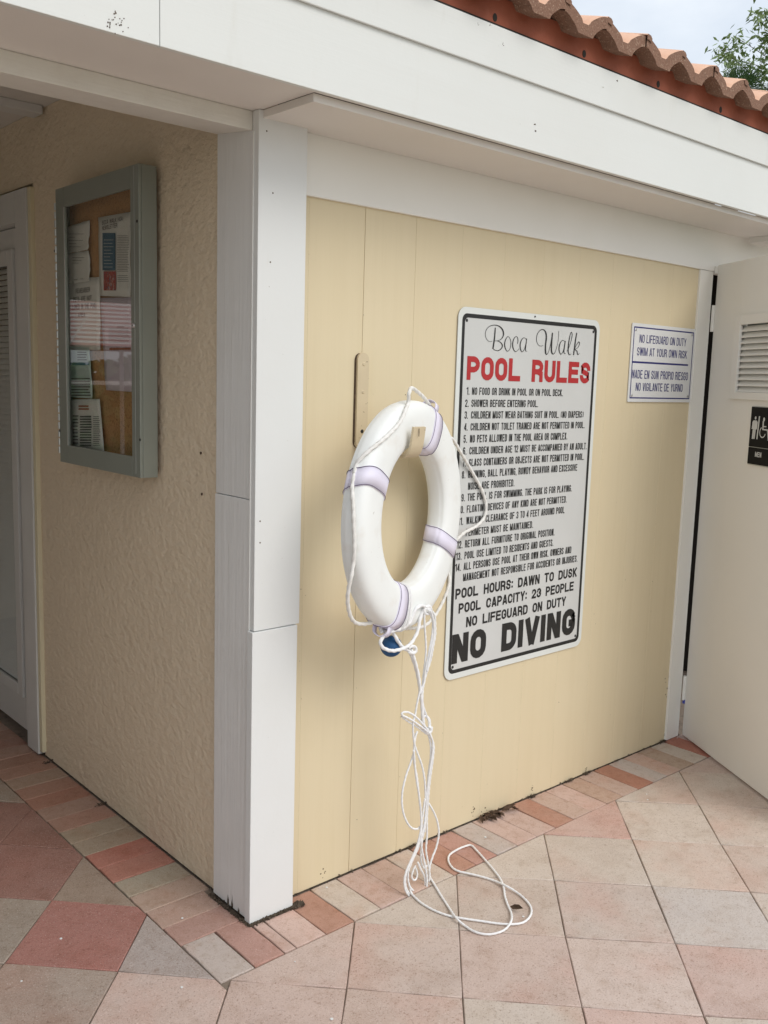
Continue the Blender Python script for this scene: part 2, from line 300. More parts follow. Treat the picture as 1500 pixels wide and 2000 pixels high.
def slab_text(bm,s,x0,x1,zb,zt,pl,sw=.14,W=None,mi=0,sp=.10,lift=0,emit=None):
    H=zt-zb; O,U,V,Nn=pl
    def width(W): return sum((glyph(c,W,sw)[0]+sp) if c!=' ' else (.29 if sw<.15 else .60)+W*.12 for c in s)-sp
    if W is None:
        lo,hi=.1,1.6
        for _ in range(40):
            md=(lo+hi)/2
            if width(md)*H<(x1-x0): lo=md
            else: hi=md
        W=lo
    x=0; k=0
    for c in s:
        if c==' ': x+=(.29 if sw<.15 else .60)+W*.12; continue
        w,PL=glyph(c,W,sw)
        for P in PL:
            P=[Vector(p) for p in P]; Q=[P[0]]
            for p in P[1:]:
                if (p-Q[-1]).length>1e-4: Q.append(p)
            P=Q; n=len(P); closed=n>4 and (P[0]-P[-1]).length<1e-3
            if closed: P=P[:-1]; n-=1
            Lf=[];Rt=[]; k+=1; lf=lift+(k%7)*.00003
            for i in range(n):
                a=P[i-1] if (i or closed) else None; b=P[(i+1)%n] if (i<n-1 or closed) else None
                d1=(P[i]-a).normalized() if a is not None else None; d2=(b-P[i]).normalized() if b is not None else None
                d1=d1 or d2; d2=d2 or d1; t=(d1+d2); t=t.normalized() if t.length>1e-3 else d1
                nn=Vector((-t.y,t.x)); kk=min(1.6,1/max(.4,nn.dot(Vector((-d1.y,d1.x))))); hw=sw/2*kk
                for sg,Lst in ((1,Lf),(-1,Rt)):
                    q=P[i]+nn*hw*sg; Lst.append(bm.verts.new(O+U*(x0+(x+q.x)*H)+V*(zb+q.y*H)+Nn*lf))
            for i in range(n if closed else n-1):
                j=(i+1)%n; f=bm.faces.new((Rt[i],Rt[j],Lf[j],Lf[i])); f.material_index=mi
        x+=w+sp
        if emit: emit(bm); bm=bmesh.new()
    return W
def quad(bm,x0,x1,z0,z1,pl,mi=0,lift=0):
    O,U,V,Nn=pl; bm.faces.new([bm.verts.new(O+U*x+V*z+Nn*lift) for x,z in ((x0,z0),(x1,z0),(x1,z1),(x0,z1))]).material_index=mi
def roundrect(x0,x1,z0,z1,r,n=8):
    P=[]
    for cx,cz,a0 in ((x1-r,z1-r,0),(x0+r,z1-r,90),(x0+r,z0+r,180),(x1-r,z0+r,270)):
        for k in range(n+1): a=rad(a0+90*k/n); P.append((cx+r*math.cos(a),cz+r*math.sin(a)))
    return P
def plate(bm,P,pl,t,mi=0,bev=0,lift=0):
    O,U,V,Nn=pl
    A=[bm.verts.new(O+U*x+V*z+Nn*lift) for x,z in P]; B=[bm.verts.new(O+U*x+V*z+Nn*(lift+t)) for x,z in P]
    n=len(P)
    for k in range(n): bm.faces.new((A[k],A[(k+1)%n],B[(k+1)%n],B[k])).material_index=mi
    bm.faces.new(B).material_index=mi; bm.faces.new(A[::-1]).material_index=mi
def ringband(bm,P,Q,pl,mi,lift):
    O,U,V,Nn=pl; A=[bm.verts.new(O+U*x+V*z+Nn*lift) for x,z in P]; B=[bm.verts.new(O+U*x+V*z+Nn*lift) for x,z in Q]; n=len(P)
    for k in range(n): bm.faces.new((A[k],A[(k+1)%n],B[(k+1)%n],B[k])).material_index=mi

YW=.045   # face of the yellow siding
# ================================================================ GROUND
bm=bmesh.new(); bx(bm,-400,400,-400,400,-.5,-.09); tag(link('ground',bm,m_grass),'green lawn around the pool house','ground',kind='structure')
bm=bmesh.new(); bx(bm,-7,8,-8,7,-.088,-.0055)
patio=tag(link('patio',bm,m_soil),'pink and beige paved pool deck laid diagonally','paving',kind='structure')
XK={3:1.946,2:1.728,1:1.506,0:1.296,-1:1.085,-2:.872,-3:.653,-4:.444,-5:.236,-6:.033,-7:-.179,-8:-.384,-9:-.598}
def gx(k):
    if k in XK: return XK[k]
    return 1.946+(k-3)*.2145 if k>3 else -.598+(k+9)*.2145
def gy(l): return -.389+l*.2135
def clip(P,nx,ny,c):   # keep nx*x+ny*y<=c
    o=[]
    for i in range(len(P)):
        a,b=P[i],P[(i+1)%len(P)]; da=nx*a[0]+ny*a[1]-c; db=nx*b[0]+ny*b[1]-c
        if da<=0: o.append(a)
        if (da<0)!=(db<0) and abs(da-db)>1e-12:
            t=da/(da-db); o.append((a[0]+(b[0]-a[0])*t,a[1]+(b[1]-a[1])*t))
    return o
def area(P): return .5*sum(P[i][0]*P[(i+1)%len(P)][1]-P[(i+1)%len(P)][0]*P[i][1] for i in range(len(P)))
def shrink(P,d):
    n=len(P); o=[]
    for i in range(n):
        a,b,c=Vector(P[i-1]),Vector(P[i]),Vector(P[(i+1)%n]); e1=(b-a).normalized(); e2=(c-b).normalized()
        n1=Vector((-e1.y,e1.x)); n2=Vector((-e2.y,e2.x)); k=n1+n2; den=1+n1.dot(n2)
        o.append(tuple(b+k*(d/max(den,.35))))
    return o
def dedupe(P,e=.004):
    o=[]
    for p in P:
        if not o or math.dist(p,o[-1])>e: o.append(p)
    if len(o)>1 and math.dist(o[0],o[-1])<e: o.pop()
    return o
def piece(bm,P,c,top=0.0,tilt=(0,0),gap=.0013,bev=.0024):
    P=dedupe(P)
    if len(P)<3 or abs(area(P))<.0012: return False
    if area(P)<0: P=P[::-1]
    # slightly irregular edges
    Q0=[]
    for i in range(len(P)):
        a,b=Vector(P[i]),Vector(P[(i+1)%len(P)]); n=max(2,int((b-a).length/.03)); e=(b-a).normalized(); nn=Vector((-e.y,e.x))
        for j in range(n):
            p=a.lerp(b,j/n); w=noise.noise((p.x*37,p.y*37,1.3))*.0013 if j else 0
            Q0.append(tuple(p+nn*w))
    def z(p,h): return top+h+tilt[0]*(p[0]-c[0])+tilt[1]*(p[1]-c[1])
    Pa=shrink(P,gap); Pb=shrink(P,gap+bev)
    def dens(A):
        o=[]
        for i in range(len(A)):
            a,b=Vector(A[i]),Vector(A[(i+1)%len(A)]); n=max(2,int((b-a).length/.03)); n=min(n,5); e=(b-a).normalized(); nn=Vector((-e.y,e.x))
            for j in range(n):
                p=a.lerp(b,j/n); w=(noise.noise((p.x*41,p.y*41,1.3))+.6*noise.noise((p.x*120,p.y*120,4.3)))*.0016 if j else 0
                o.append(tuple(p+nn*w))
        return o
    na=[min(5,max(2,int(math.dist(Pa[i],Pa[(i+1)%len(Pa)])/.03))) for i in range(len(Pa))]
    def dens2(A):
        o=[]
        for i in range(len(A)):
            a,b=Vector(A[i]),Vector(A[(i+1)%len(A)]); e=(b-a).normalized() if (b-a).length>1e-6 else Vector((1,0)); nn=Vector((-e.y,e.x))
            a0,b0=Vector(Pa[i]),Vector(Pa[(i+1)%len(Pa)])
            for j in range(na[i]):
                p=a.lerp(b,j/na[i]); q=a0.lerp(b0,j/na[i]); w=(noise.noise((q.x*41,q.y*41,1.3))+.6*noise.noise((q.x*120,q.y*120,4.3)))*.0016 if j else 0
                o.append(tuple(p+nn*w))
        return o
    A=dens2(Pa); B=dens2(Pb)
    r0=[bm.verts.new((p[0]-c[0],p[1]-c[1],-.02)) for p in A]
    r1=[bm.verts.new((p[0]-c[0],p[1]-c[1],z(p,-.0025))) for p in A]
    r2=[bm.verts.new((p[0]-c[0],p[1]-c[1],z(p,0))) for p in B]
    n=len(A)
    for k in range(n):
        bm.faces.new((r0[k],r0[(k+1)%n],r1[(k+1)%n],r1[k])); f=bm.faces.new((r1[k],r1[(k+1)%n],r2[(k+1)%n],r2[k])); f.smooth=True
    bm.faces.new(r2); return True
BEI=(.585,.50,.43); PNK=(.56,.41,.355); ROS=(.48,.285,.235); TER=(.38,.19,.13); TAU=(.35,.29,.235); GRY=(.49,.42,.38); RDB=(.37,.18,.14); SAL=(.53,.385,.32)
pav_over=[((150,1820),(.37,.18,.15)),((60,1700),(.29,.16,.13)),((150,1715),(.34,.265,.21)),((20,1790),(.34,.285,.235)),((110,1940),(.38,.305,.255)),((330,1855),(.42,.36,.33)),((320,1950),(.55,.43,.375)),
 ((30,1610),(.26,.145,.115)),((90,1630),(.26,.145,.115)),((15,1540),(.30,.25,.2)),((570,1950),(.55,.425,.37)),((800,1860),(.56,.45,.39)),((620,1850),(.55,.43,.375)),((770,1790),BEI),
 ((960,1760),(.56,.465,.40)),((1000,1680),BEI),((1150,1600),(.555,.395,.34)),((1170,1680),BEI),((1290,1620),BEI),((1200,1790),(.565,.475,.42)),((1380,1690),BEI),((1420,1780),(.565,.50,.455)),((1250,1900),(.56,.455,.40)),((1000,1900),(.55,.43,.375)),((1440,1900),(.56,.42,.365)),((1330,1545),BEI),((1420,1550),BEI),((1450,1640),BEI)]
pav_pts=[(at(px,py,2,0),c) for (px,py),c in pav_over]
def inside(P,p):
    s=0
    for i in range(len(P)):
        a,b=P[i],P[(i+1)%len(P)]
        if (a[1]>p[1])!=(b[1]>p[1]) and p[0]<(b[0]-a[0])*(p[1]-a[1])/(b[1]-a[1])+a[0]: s^=1
    return s
XB,YB=-.205,-.172
rest=bmesh.new(); nind=0
polys=[]
for k in range(-33,26):
    for l in range(-36,26):
        if (k+l)%2==0: continue
        # squares centred on odd nodes; corners are even nodes
        P=[(gx(k+1),gy(l)),(gx(k),gy(l+1)),(gx(k-1),gy(l)),(gx(k),gy(l-1))]
        xs=[p[0] for p in P]; ys=[p[1] for p in P]
        if max(xs)>5 or min(xs)<-5 or min(ys)<-6 or max(ys)>4.5: continue
        if min(xs)>=XB-1e-6 and min(ys)>=YB-1e-6: continue
        if max(xs)>XB+1e-6 and max(ys)>YB+1e-6:
            if min(ys)>=YB-.002: parts=[clip(P,1,0,XB)]
            elif min(xs)>=XB-.002: parts=[clip(P,0,1,YB)]
            else:
                A=clip(P,1,0,XB); 
                if max(xs)<XB+.03: parts=[A]
                else: parts=[clip(P,0,1,YB),clip(A,0,-1,-YB)]
        else: parts=[P]
        for Q in parts:
            if len(Q)<3 or abs(area(Q))<.0015: continue
            polys.append(Q)
for Q in polys:
    cx=sum(p[0] for p in Q)/len(Q); cy=sum(p[1] for p in Q)/len(Q)
    vis=False
    for p in Q+[(cx,cy)]:
        X,Y,Z=proj((p[0],p[1],0))
        if Z>.2 and -120<X<1620 and 1300<Y<2150: vis=True
    if cy>4.0 or cx>4.2: vis=False
    top=random.uniform(-.0012,.0012); tl=(random.uniform(-.006,.006),random.uniform(-.006,.006))
    if vis and nind<300:
        bm=bmesh.new()
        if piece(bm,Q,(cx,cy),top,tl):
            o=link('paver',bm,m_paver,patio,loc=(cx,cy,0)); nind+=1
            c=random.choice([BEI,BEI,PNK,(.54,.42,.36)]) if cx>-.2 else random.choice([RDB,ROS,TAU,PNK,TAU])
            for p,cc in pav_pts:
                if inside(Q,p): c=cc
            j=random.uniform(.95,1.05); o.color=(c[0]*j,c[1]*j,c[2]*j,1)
        else: bm.free()
    else: piece(rest,Q,(0,0),top,(0,0))
o=link('distant_pavers',rest,m_paver,patio); o.color=(*BEI,1); tag(o,kind='stuff')
def brick(x0,x1,y0,y1,c):
    bm=bmesh.new(); P=[(x0,y0),(x1,y0),(x1,y1),(x0,y1)]; cc=((x0+x1)/2,(y0+y1)/2)
    if piece(bm,P,cc,random.uniform(-.001,.0015),(random.uniform(-.008,.008),random.uniform(-.008,.008)),gap=.0013,bev=.0025):
        o=link('brick',bm,m_brick,patio,loc=(*cc,0)); j=random.uniform(.95,1.05); o.color=(c[0]*j,c[1]*j,c[2]*j,1)
T2=(.44,.25,.185)
RC=[PNK,T2,BEI,PNK,SAL,BEI,T2,ROS,GRY,PNK,PNK,T2,SAL,PNK,(.46,.32,.25),SAL,(.42,.21,.145),GRY,SAL,(.46,.345,.27),BEI,(.40,.17,.12),PNK,BEI]
for n,c in enumerate(RC):
    x0=.037+.1018*n; brick(x0,x0+.1018,-.17,.0432 if n>0 else -.006,c)
for n in range(len(RC),34): x0=.037+.1018*n; brick(x0,x0+.1018,-.17,.0432,random.choice([PNK,BEI,T2]))
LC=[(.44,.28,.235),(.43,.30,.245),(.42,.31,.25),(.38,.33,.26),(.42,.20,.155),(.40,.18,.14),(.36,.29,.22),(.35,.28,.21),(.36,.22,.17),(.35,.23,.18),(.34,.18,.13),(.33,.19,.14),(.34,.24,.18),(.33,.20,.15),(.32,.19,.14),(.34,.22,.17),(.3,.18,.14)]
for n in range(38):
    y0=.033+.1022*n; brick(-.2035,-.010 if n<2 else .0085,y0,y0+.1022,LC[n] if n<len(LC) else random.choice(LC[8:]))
brick(-.0985,-.003,-.17,.0325,(.45,.27,.225)); brick(-.2035,-.0995,-.17,.0325,GRY); brick(-.002,.036,-.17,-.006,PNK)

# ================================================================ POOL HOUSE
house=thing('pool_house','low cream pool house with white trim and an orange clay tile roof','building',(1,1,0))
# corner post boards
P_=house
bm=bmesh.new(); bx(bm,.0,.152,0,.022,.852,2.199,.0018); o=link('corner_board',bm,m_white,P_); 
bm=bmesh.new(); bx(bm,-.007,.143,-.004,.022,.004,.850,.0018); link('corner_board',bm,m_white,P_)
bm=bmesh.new(); bx(bm,.002,.030,.0235,.2,1.2095,2.199,.0015); link('corner_board',bm,m_woodv,P_)
bm=bmesh.new(); bx(bm,-.0005,.030,.0235,.2,.006,1.2075,.0015); link('corner_board',bm,m_woodv,P_)
box('caulk_line',-.0022,.004,.0212,.0238,.01,2.149,mat('caulk',(.82,.82,.79),.5),P_,0)
box('post_core',.032,.14,.024,.19,.004,2.199,m_dark,P_,0)
# siding boards between V grooves
gro=[.150]+[.195+.2*i for i in range(11)]
gro=[g for g in gro if g<2.17]+[2.187]
def gw(x): return .0009 if abs(x-.395)<.01 else (.0004 if abs(x-.595)<.01 else .00015)
for a,b in zip(gro,gro[1:]):
    bm=bmesh.new(); g=gw(a); gb=gw(b)
    prof=[(a+g*.2,YW+g*5),(a+g,YW+.0007),(a+g+.0016,YW),(b-gb-.0016,YW),(b-gb,YW+.0007),(b-gb*.2,YW+gb*5)]
    if a<.16: prof[0]=(a,YW+.0054); prof[1]=(a,YW+.0005)
    lo=[bm.verts.new((x,y,.0035+noise.noise((x*9,3,1))*.003)) for x,y in prof]; hi=[bm.verts.new((x,y,2.04)) for x,y in prof]
    for k in range(5): bm.faces.new((lo[k],lo[k+1],hi[k+1],hi[k]))
    bm.faces.new(lo[::-1]); bm.faces.new(hi); bm.faces.new((lo[5],lo[0],hi[0],hi[5]))
    link('siding_board',bm,m_siding,P_)
box('wall_sheathing',.14,2.279,YW+.0062,.12,.0,2.3,m_dark,P_,0)
box('door_trim',2.184,2.284,.036,.10,.004,2.0195,m_frieze,P_,.002)
box('frieze_board',.1545,3.35,.034,.10,2.0205,2.199,m_frieze,P_,.002)
box('corner_bead',.1525,.1545,.035,.04,2.02,2.18,m_dark,P_,0)
# soffit
bm=bmesh.new(); bx(bm,-3.2,.012,-.222,.060,2.2,2.215); link('soffit_panel',bm,m_soffit,P_)
bm=bmesh.new(); bx(bm,.013,3.6,-.208,.0335,2.180,2.1995,.001); link('soffit_panel',bm,m_soffit,P_)
bm=bmesh.new(); bx(bm,2.49,2.62,-.205,.0,2.156,2.1795,.001); link('soffit_batten',bm,m_soffit,P_)
bm=bmesh.new(); bx(bm,.0125,3.6,-.222,-.209,2.2005,2.21); link('soffit_gap',bm,m_soffit,P_)
# fascia: lengths with butt joints
for a,b in ((-3.2,-.4015),(-.4,3.6)):
    bm=bmesh.new(); bx(bm,a,b,-.236,-.2225,2.197,2.42,.0015); link('fascia_board',bm,m_woodx,P_)
for a,b in ((-3.2,-1.5),(-1.499,3.6)):
    bm=bmesh.new(); bx(bm,a,b,-.2445,-.237,2.376,2.487,.002); link('fascia_trim',bm,m_woodx,P_)
# header over the passage, ceiling, stucco walls
bm=bmesh.new(); bx(bm,-2.1,.0019,.030,.20,2.152,2.1998,.003)
for v in bm.verts:
    if v.co.z<2.17: v.co.z+=(v.co.y-.03)/.17*.019
link('header_beam',bm,m_beam,P_)
bm=bmesh.new(); bx(bm,-2.1,-.0015,.0305,.19,2.2165,2.46); link('header_backing',bm,m_porch,P_)
bm=bmesh.new(); bx(bm,-2.1,.02,.191,4.0,2.46,2.5); link('ceiling',bm,m_porch,P_)
bm=bmesh.new(); bx(bm,-2.1,-.002,1.36,1.44,2.43,2.459,.002); link('ceiling_batten',bm,m_rdoor,P_)
bm=bmesh.new(); bx(bm,-2.1,.02,3.85,4.0,1.99,2.459,.002); link('header_beam',bm,m_beam,P_)
bm=bmesh.new(); bx(bm,.012,.14,.201,1.50,.004,2.459); bx(bm,.012,.14,1.5001,2.66,2.215,2.459); bx(bm,.012,.14,2.6601,4.0,.004,2.459)
link('stucco_wall',bm,m_stucco,P_)
bm=bmesh.new(); bx(bm,-2.25,-2.11,-.6,4.0,0,2.6); link('unseen_shade_wall',bm,m_porch,P_)  # unseen wall, brought in and run forward to block light from the left
bm=bmesh.new(); bx(bm,-1.05,.011,3.7,3.84,0.002,2.458); link('unseen_shade_end',bm,m_stucco,P_)  # unseen wall added across part of the far end to dim the passage
bm=bmesh.new(); bx(bm,3.2001,3.42,.045,.95,0,2.4); bx(bm,3.3,3.42,.951,4.0,0,2.4); bx(bm,.15,3.2990,3.9,4.0,0,2.4); link('side_wall',bm,m_siding,P_)
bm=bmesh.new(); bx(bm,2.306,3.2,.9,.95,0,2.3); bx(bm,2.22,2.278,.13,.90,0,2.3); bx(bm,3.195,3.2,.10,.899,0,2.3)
link('dark_interior_wall',bm,m_dark,P_)  # room painted near black so the hinge gap looks unlit
# glazed door in the stucco wall
bm=bmesh.new()
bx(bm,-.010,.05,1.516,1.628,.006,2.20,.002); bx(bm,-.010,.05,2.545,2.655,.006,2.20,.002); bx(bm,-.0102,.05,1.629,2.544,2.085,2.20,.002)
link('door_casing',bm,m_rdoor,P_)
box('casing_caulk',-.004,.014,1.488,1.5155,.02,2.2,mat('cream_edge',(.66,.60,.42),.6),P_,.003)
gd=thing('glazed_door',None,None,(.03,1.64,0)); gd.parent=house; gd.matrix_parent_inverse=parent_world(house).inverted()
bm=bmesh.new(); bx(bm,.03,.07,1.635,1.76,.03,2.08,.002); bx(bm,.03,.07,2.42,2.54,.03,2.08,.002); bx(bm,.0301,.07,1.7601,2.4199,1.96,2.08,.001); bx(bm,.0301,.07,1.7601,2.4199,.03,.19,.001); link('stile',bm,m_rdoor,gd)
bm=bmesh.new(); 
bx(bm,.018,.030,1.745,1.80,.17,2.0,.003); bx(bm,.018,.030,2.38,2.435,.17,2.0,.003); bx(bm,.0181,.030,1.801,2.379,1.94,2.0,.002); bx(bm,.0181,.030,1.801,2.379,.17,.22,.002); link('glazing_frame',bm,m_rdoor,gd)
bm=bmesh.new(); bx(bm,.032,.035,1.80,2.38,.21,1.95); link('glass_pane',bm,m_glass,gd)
bm=bmesh.new(); bx(bm,-.0005,.0005,-.29,.29,-.0135,.0135,0,0,Matrix.Rotation(rad(38),4,'Y')); sm=link('slat',bm,m_blind,gd,loc=(.045,2.09,.23))
for i in range(1,76):
    c=sm.copy(); COL.objects.link(c); c.location=(.045,2.09,.23+i*.0226); 
bm=bmesh.new(); bx(bm,.066,.069,1.76,2.42,.19,1.96); link('back_panel',bm,m_dark,gd)
# red mortar closure and weep holes
bm=bmesh.new(); bx(bm,-3.2,3.6,-.228,-.19,2.489,2.57); link('eave_closure',bm,m_red,P_)
bm=bmesh.new(); bx(bm,-3.2,3.6,-.2289,-.2,2.4895,2.4990); link('eave_shadow_gap',bm,m_dark,P_)
_wh=at(966.7,34,1,-.2284)
for i in range(-9,8):
    bm=bmesh.new(); cyl(bm,(_wh.x+.395*i,-.2284,_wh.z),(0,-1,0),.0085,.0008,14); bmesh.ops.scale(bm,vec=(1,1,1.25),verts=bm.verts,space=Matrix.Translation((-_wh.x-.395*i,0,-_wh.z))); link('weep_hole',bm,m_dark,P_)
# roof
SL=.36; Lr=2.75
bm=bmesh.new()
vs=[bm.verts.new((x,y,z)) for x in (-3.3,3.7) for (y,z) in ((-.21,2.515),(2.35,2.515+2.56*SL),(4.9,2.515),(4.9,2.44),(2.35,2.44+2.56*SL),(-.21,2.44))]
n=6
for k in range(n): bm.faces.new((vs[k],vs[(k+1)%n],vs[n+(k+1)%n],vs[n+k]))
bm.faces.new(vs[:n][::-1]); bm.faces.new(vs[n:])
roof=link('roof',bm,m_tile,P_)
def tile_mesh():
    bm=bmesh.new(); NX=36; rows=(0,.02,.42); W_=.2003
    def hump(t,w): 
        d=abs(((t-.55+.5)%1)-.5); u=min(1,d/w); return (math.sqrt(max(0,1-u*u))*.72+.28*(.5+.5*math.cos(pi*u)))
    def zt(t): return .033+.043*hump(t,.43)
    def zb(t): return .000+.042*hump(t,.33)
    T0=.57
    ang=math.atan(SL); L_=.42
    def pt(t,s,z):
        lift=.030*(1-s/L_)
        x=t*W_+.004*math.sin(2*pi*t); y=s*math.cos(ang); zz=s*math.sin(ang)+z-.030+lift
        return (x,y,zz)
    top=[[bm.verts.new(pt(T0+i/NX,s,zt(T0+i/NX)-(0.002 if s==0 else 0))) for i in range(NX+1)] for s in rows]
    bot=[[bm.verts.new(pt(T0+i/NX,s,zb(T0+i/NX))) for i in range(NX+1)] for s in (0,.42)]
    for r in range(2):
        for i in range(NX): f=bm.faces.new((top[r][i],top[r][i+1],top[r+1][i+1],top[r+1][i])); f.smooth=True
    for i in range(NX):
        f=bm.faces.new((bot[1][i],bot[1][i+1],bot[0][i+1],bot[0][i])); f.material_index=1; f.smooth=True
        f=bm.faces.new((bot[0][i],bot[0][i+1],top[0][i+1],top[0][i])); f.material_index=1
    # overlap lip near the crest
    for s0 in (0,):
        pr=[(T0-.015,zt(T0)+.0005),(T0+.01,zt(T0)+.0045),(T0+.09,zt(T0+.09)+.005),(T0+.13,zt(T0+.13)+.0005)]
        A=[bm.verts.new(pt(t,-.004,z)) for t,z in pr]; B=[bm.verts.new(pt(t,.40,z)) for t,z in pr]; C_=[bm.verts.new(pt(t,-.004,zt(t)-.012)) for t,z in pr]
        for k in range(3):
            bm.faces.new((A[k],A[k+1],B[k+1],B[k])).smooth=True; f=bm.faces.new((C_[k],C_[k+1],A[k+1],A[k])); f.material_index=1
    return bm
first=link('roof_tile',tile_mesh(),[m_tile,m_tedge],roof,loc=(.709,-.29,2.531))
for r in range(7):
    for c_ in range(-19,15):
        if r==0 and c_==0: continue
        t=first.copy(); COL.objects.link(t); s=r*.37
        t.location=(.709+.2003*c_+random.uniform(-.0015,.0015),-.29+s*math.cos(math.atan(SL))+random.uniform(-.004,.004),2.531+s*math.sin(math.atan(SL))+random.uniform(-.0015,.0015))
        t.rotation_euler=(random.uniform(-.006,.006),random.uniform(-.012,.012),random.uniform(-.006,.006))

# restroom door, standing open
hg=Vector((2.2925,.022,0)); dd=Vector((-.512,-.859,0)).normalized(); nf=Vector((-.859,.512,0)).normalized(); UP=Vector((0,0,1))
door=thing('restroom_door',None,None,hg[:]); door.parent=house; door.matrix_parent_inverse=parent_world(house).inverted()
def DM():  # local: x along door, y depth away from viewer, z up
    return Matrix(((dd.x,-nf.x,0,hg.x),(dd.y,-nf.y,0,hg.y),(0,0,1,0),(0,0,0,1)))
DMx=DM()
def dbox(bm,x0,x1,y0,y1,z0,z1,bev=.001,mi=0): bx(bm,x0,x1,y0,y1,z0,z1,bev,mi,DMx)
bm=bmesh.new(); dbox(bm,0,.20,0,.044,.012,2.046,.002); dbox(bm,.70,.90,0,.044,.012,2.046,.002); dbox(bm,.2002,.6998,0,.044,.012,1.51,.0); dbox(bm,.2002,.6998,0,.044,1.81,2.046,.0); link('door_leaf',bm,m_door,door)
bm=bmesh.new(); dbox(bm,.178,.224,-.012,-.0005,1.500,1.830,.002); dbox(bm,.676,.722,-.012,-.0005,1.500,1.830,.002); dbox(bm,.2245,.6755,-.012,-.0005,1.792,1.830,.0015); dbox(bm,.2245,.6755,-.012,-.0005,1.500,1.528,.0015); link('louvre_frame',bm,m_door,door)
bm=bmesh.new(); dbox(bm,.205,.695,.03,.034,1.51,1.82,0); link('louvre_backing',bm,m_alu,door)
for i in range(11):
    bm=bmesh.new(); z=1.54+i*.0236
    bx(bm,.2,.7,-.0145,.0145,-.0014,.0014,.0,0,DMx@Matrix.Translation((0,.004,z))@Matrix.Rotation(rad(48),4,'X')); link('slat',bm,m_door,door)
for z0,z1 in ((1.775,1.883),(.17,.279),(2.012,2.04)):
    bm=bmesh.new(); c=hg+dd*-.006+nf*.003; cyl(bm,(c.x,c.y,z0),(0,0,1),.008,z1-z0,12); link('hinge',bm,m_frieze,door)
bm=bmesh.new(); c=hg+dd*-.004; cyl(bm,(c.x,c.y,.155),(0,0,1),.0075,.018,10); link('tape',bm,mat('blue_tape',(.04,.06,.35),.5),door)

# ================================================================ SIGNS
def sign_plane(y): return (Vector((0,y,0)),Vector((1,0,0)),Vector((0,0,1)),Vector((0,-1,0)))
pl1=sign_plane(YW-.003)
rs=thing('pool_rules_sign','large grey metal POOL RULES sign with black border on the yellow wall','sign',(1.155,YW,1.16))
bm=bmesh.new(); plate(bm,roundrect(.783,1.527,.547,1.773,.034),pl1,.0022); link('sign_panel',bm,m_sign,rs)
bm=bmesh.new(); outer=roundrect(.783,1.527,.547,1.773,.034); bo=roundrect(.801,1.510,.567,1.753,.022); bi=roundrect(.814,1.497,.580,1.740,.014)
ringband(bm,outer,bo,pl1,1,.0026); ringband(bm,bo,bi,pl1,0,.0027); link('border',bm,[m_blk,m_signw],rs)
for x,z in ((.822,1.731),(1.489,1.731),(.822,.590),(1.489,.590),(1.155,1.764)):
    bm=bmesh.new(); cyl(bm,(x,YW-.0055,z),(0,-1,0),.0055 if z<1.75 else .003,.002,10,0,.003); link('screw',bm,m_blk,rs)
YT=YW-.0060
def Z4(x,y): q=at(850+x/4.2857,580+y/4.2857,1,YT); return q
def Z5(x,y): q=at(850+x/4.2857,940+y/4.2857,1,YT); return q
pt1=sign_plane(YT)
def line(name,F,s,xl,ybl,ytl,xr,ybr,m,off,num=None,nx=None,nz_=False):
    a=F(xl,ybl); b=F(xl,ytl); c=F(xr,ybr); zb=(a.z+c.z)/2; h=b.z-a.z; sw={.012:.14,.03:.205,.035:.24,.045:.26}[off]
    if sw>.15:
        slab_text(bmesh.new(),s,a.x,c.x,zb,zb+h,pt1,sw,emit=lambda b:link('letter',b,m,rs)); return zb,h
    bm=bmesh.new(); W=slab_text(bm,s,a.x,c.x,zb,zb+h,pt1,sw)
    if num: n0=F(nx,ybl); slab_text(bm,num,n0.x,0,zb,zb+h,pt1,sw,W)
    link(name,bm,m,rs); return zb,h
line('lettering',Z4,'POOL RULES',262,697,497,1292,722,m_redk,.035)
b_=.012
line('lettering',Z4,'NO FOOD OR DRINK IN POOL OR ON POOL DECK.',308,820,758,1068,829,m_blk,b_,'1.',262)
line('lettering',Z4,'SHOWER BEFORE ENTERING POOL.',303,921,859,860,921,m_blk,b_,'2.',250)
line('lettering',Z4,'CHILDREN MUST WEAR BATHING SUIT IN POOL. (NO DIAPERS)',300,1019,957,1240,1010,m_blk,b_,'3.',245)
line('lettering',Z4,'CHILDREN NOT TOILET TRAINED ARE NOT PERMITTED IN POOL.',296,1118,1056,1250,1098,m_blk,b_,'4.',242)
line('lettering',Z4,'NO PETS ALLOWED IN THE POOL AREA OR COMPLEX.',291,1220,1156,1105,1192,m_blk,b_,'5.',237)
line('lettering',Z4,'CHILDREN UNDER AGE 12 MUST BE ACCOMPANIED BY AN ADULT.',286,1318,1256,1267,1275,m_blk,b_,'6.',232)
line('lettering',Z4,'GLASS CONTAINERS OR OBJECTS ARE NOT PERMITTED IN POOL.',282,1420,1357,1245,1362,m_blk,b_,'7.',228)
line('lettering',Z4,'RUNNING, BALL PLAYING, ROWDY BEHAVIOR AND EXCESSIVE',275,1515,1453,1187,1455,m_blk,b_,'8.',223)
line('lettering',Z4,'NOISE ARE PROHIBITED.',275,1613,1551,662,1587,m_blk,b_)
line('lettering',Z5,'THE POOL IS FOR SWIMMING. THE PARK IS FOR PLAYING.',270,165,103,1143,85,m_blk,b_,'9.',219)
line('lettering',Z5,'FLOATING DEVICES OF ANY KIND ARE NOT PERMITTED.',264,265,204,1100,176,m_blk,b_,'10.',196)
line('lettering',Z5,'WALKING CLEARANCE OF 3 TO 4 FEET AROUND POOL',260,362,301,1082,265,m_blk,b_,'11.',192)
line('lettering',Z5,'PERIMETER MUST BE MAINTAINED.',256,458,397,818,392,m_blk,b_)
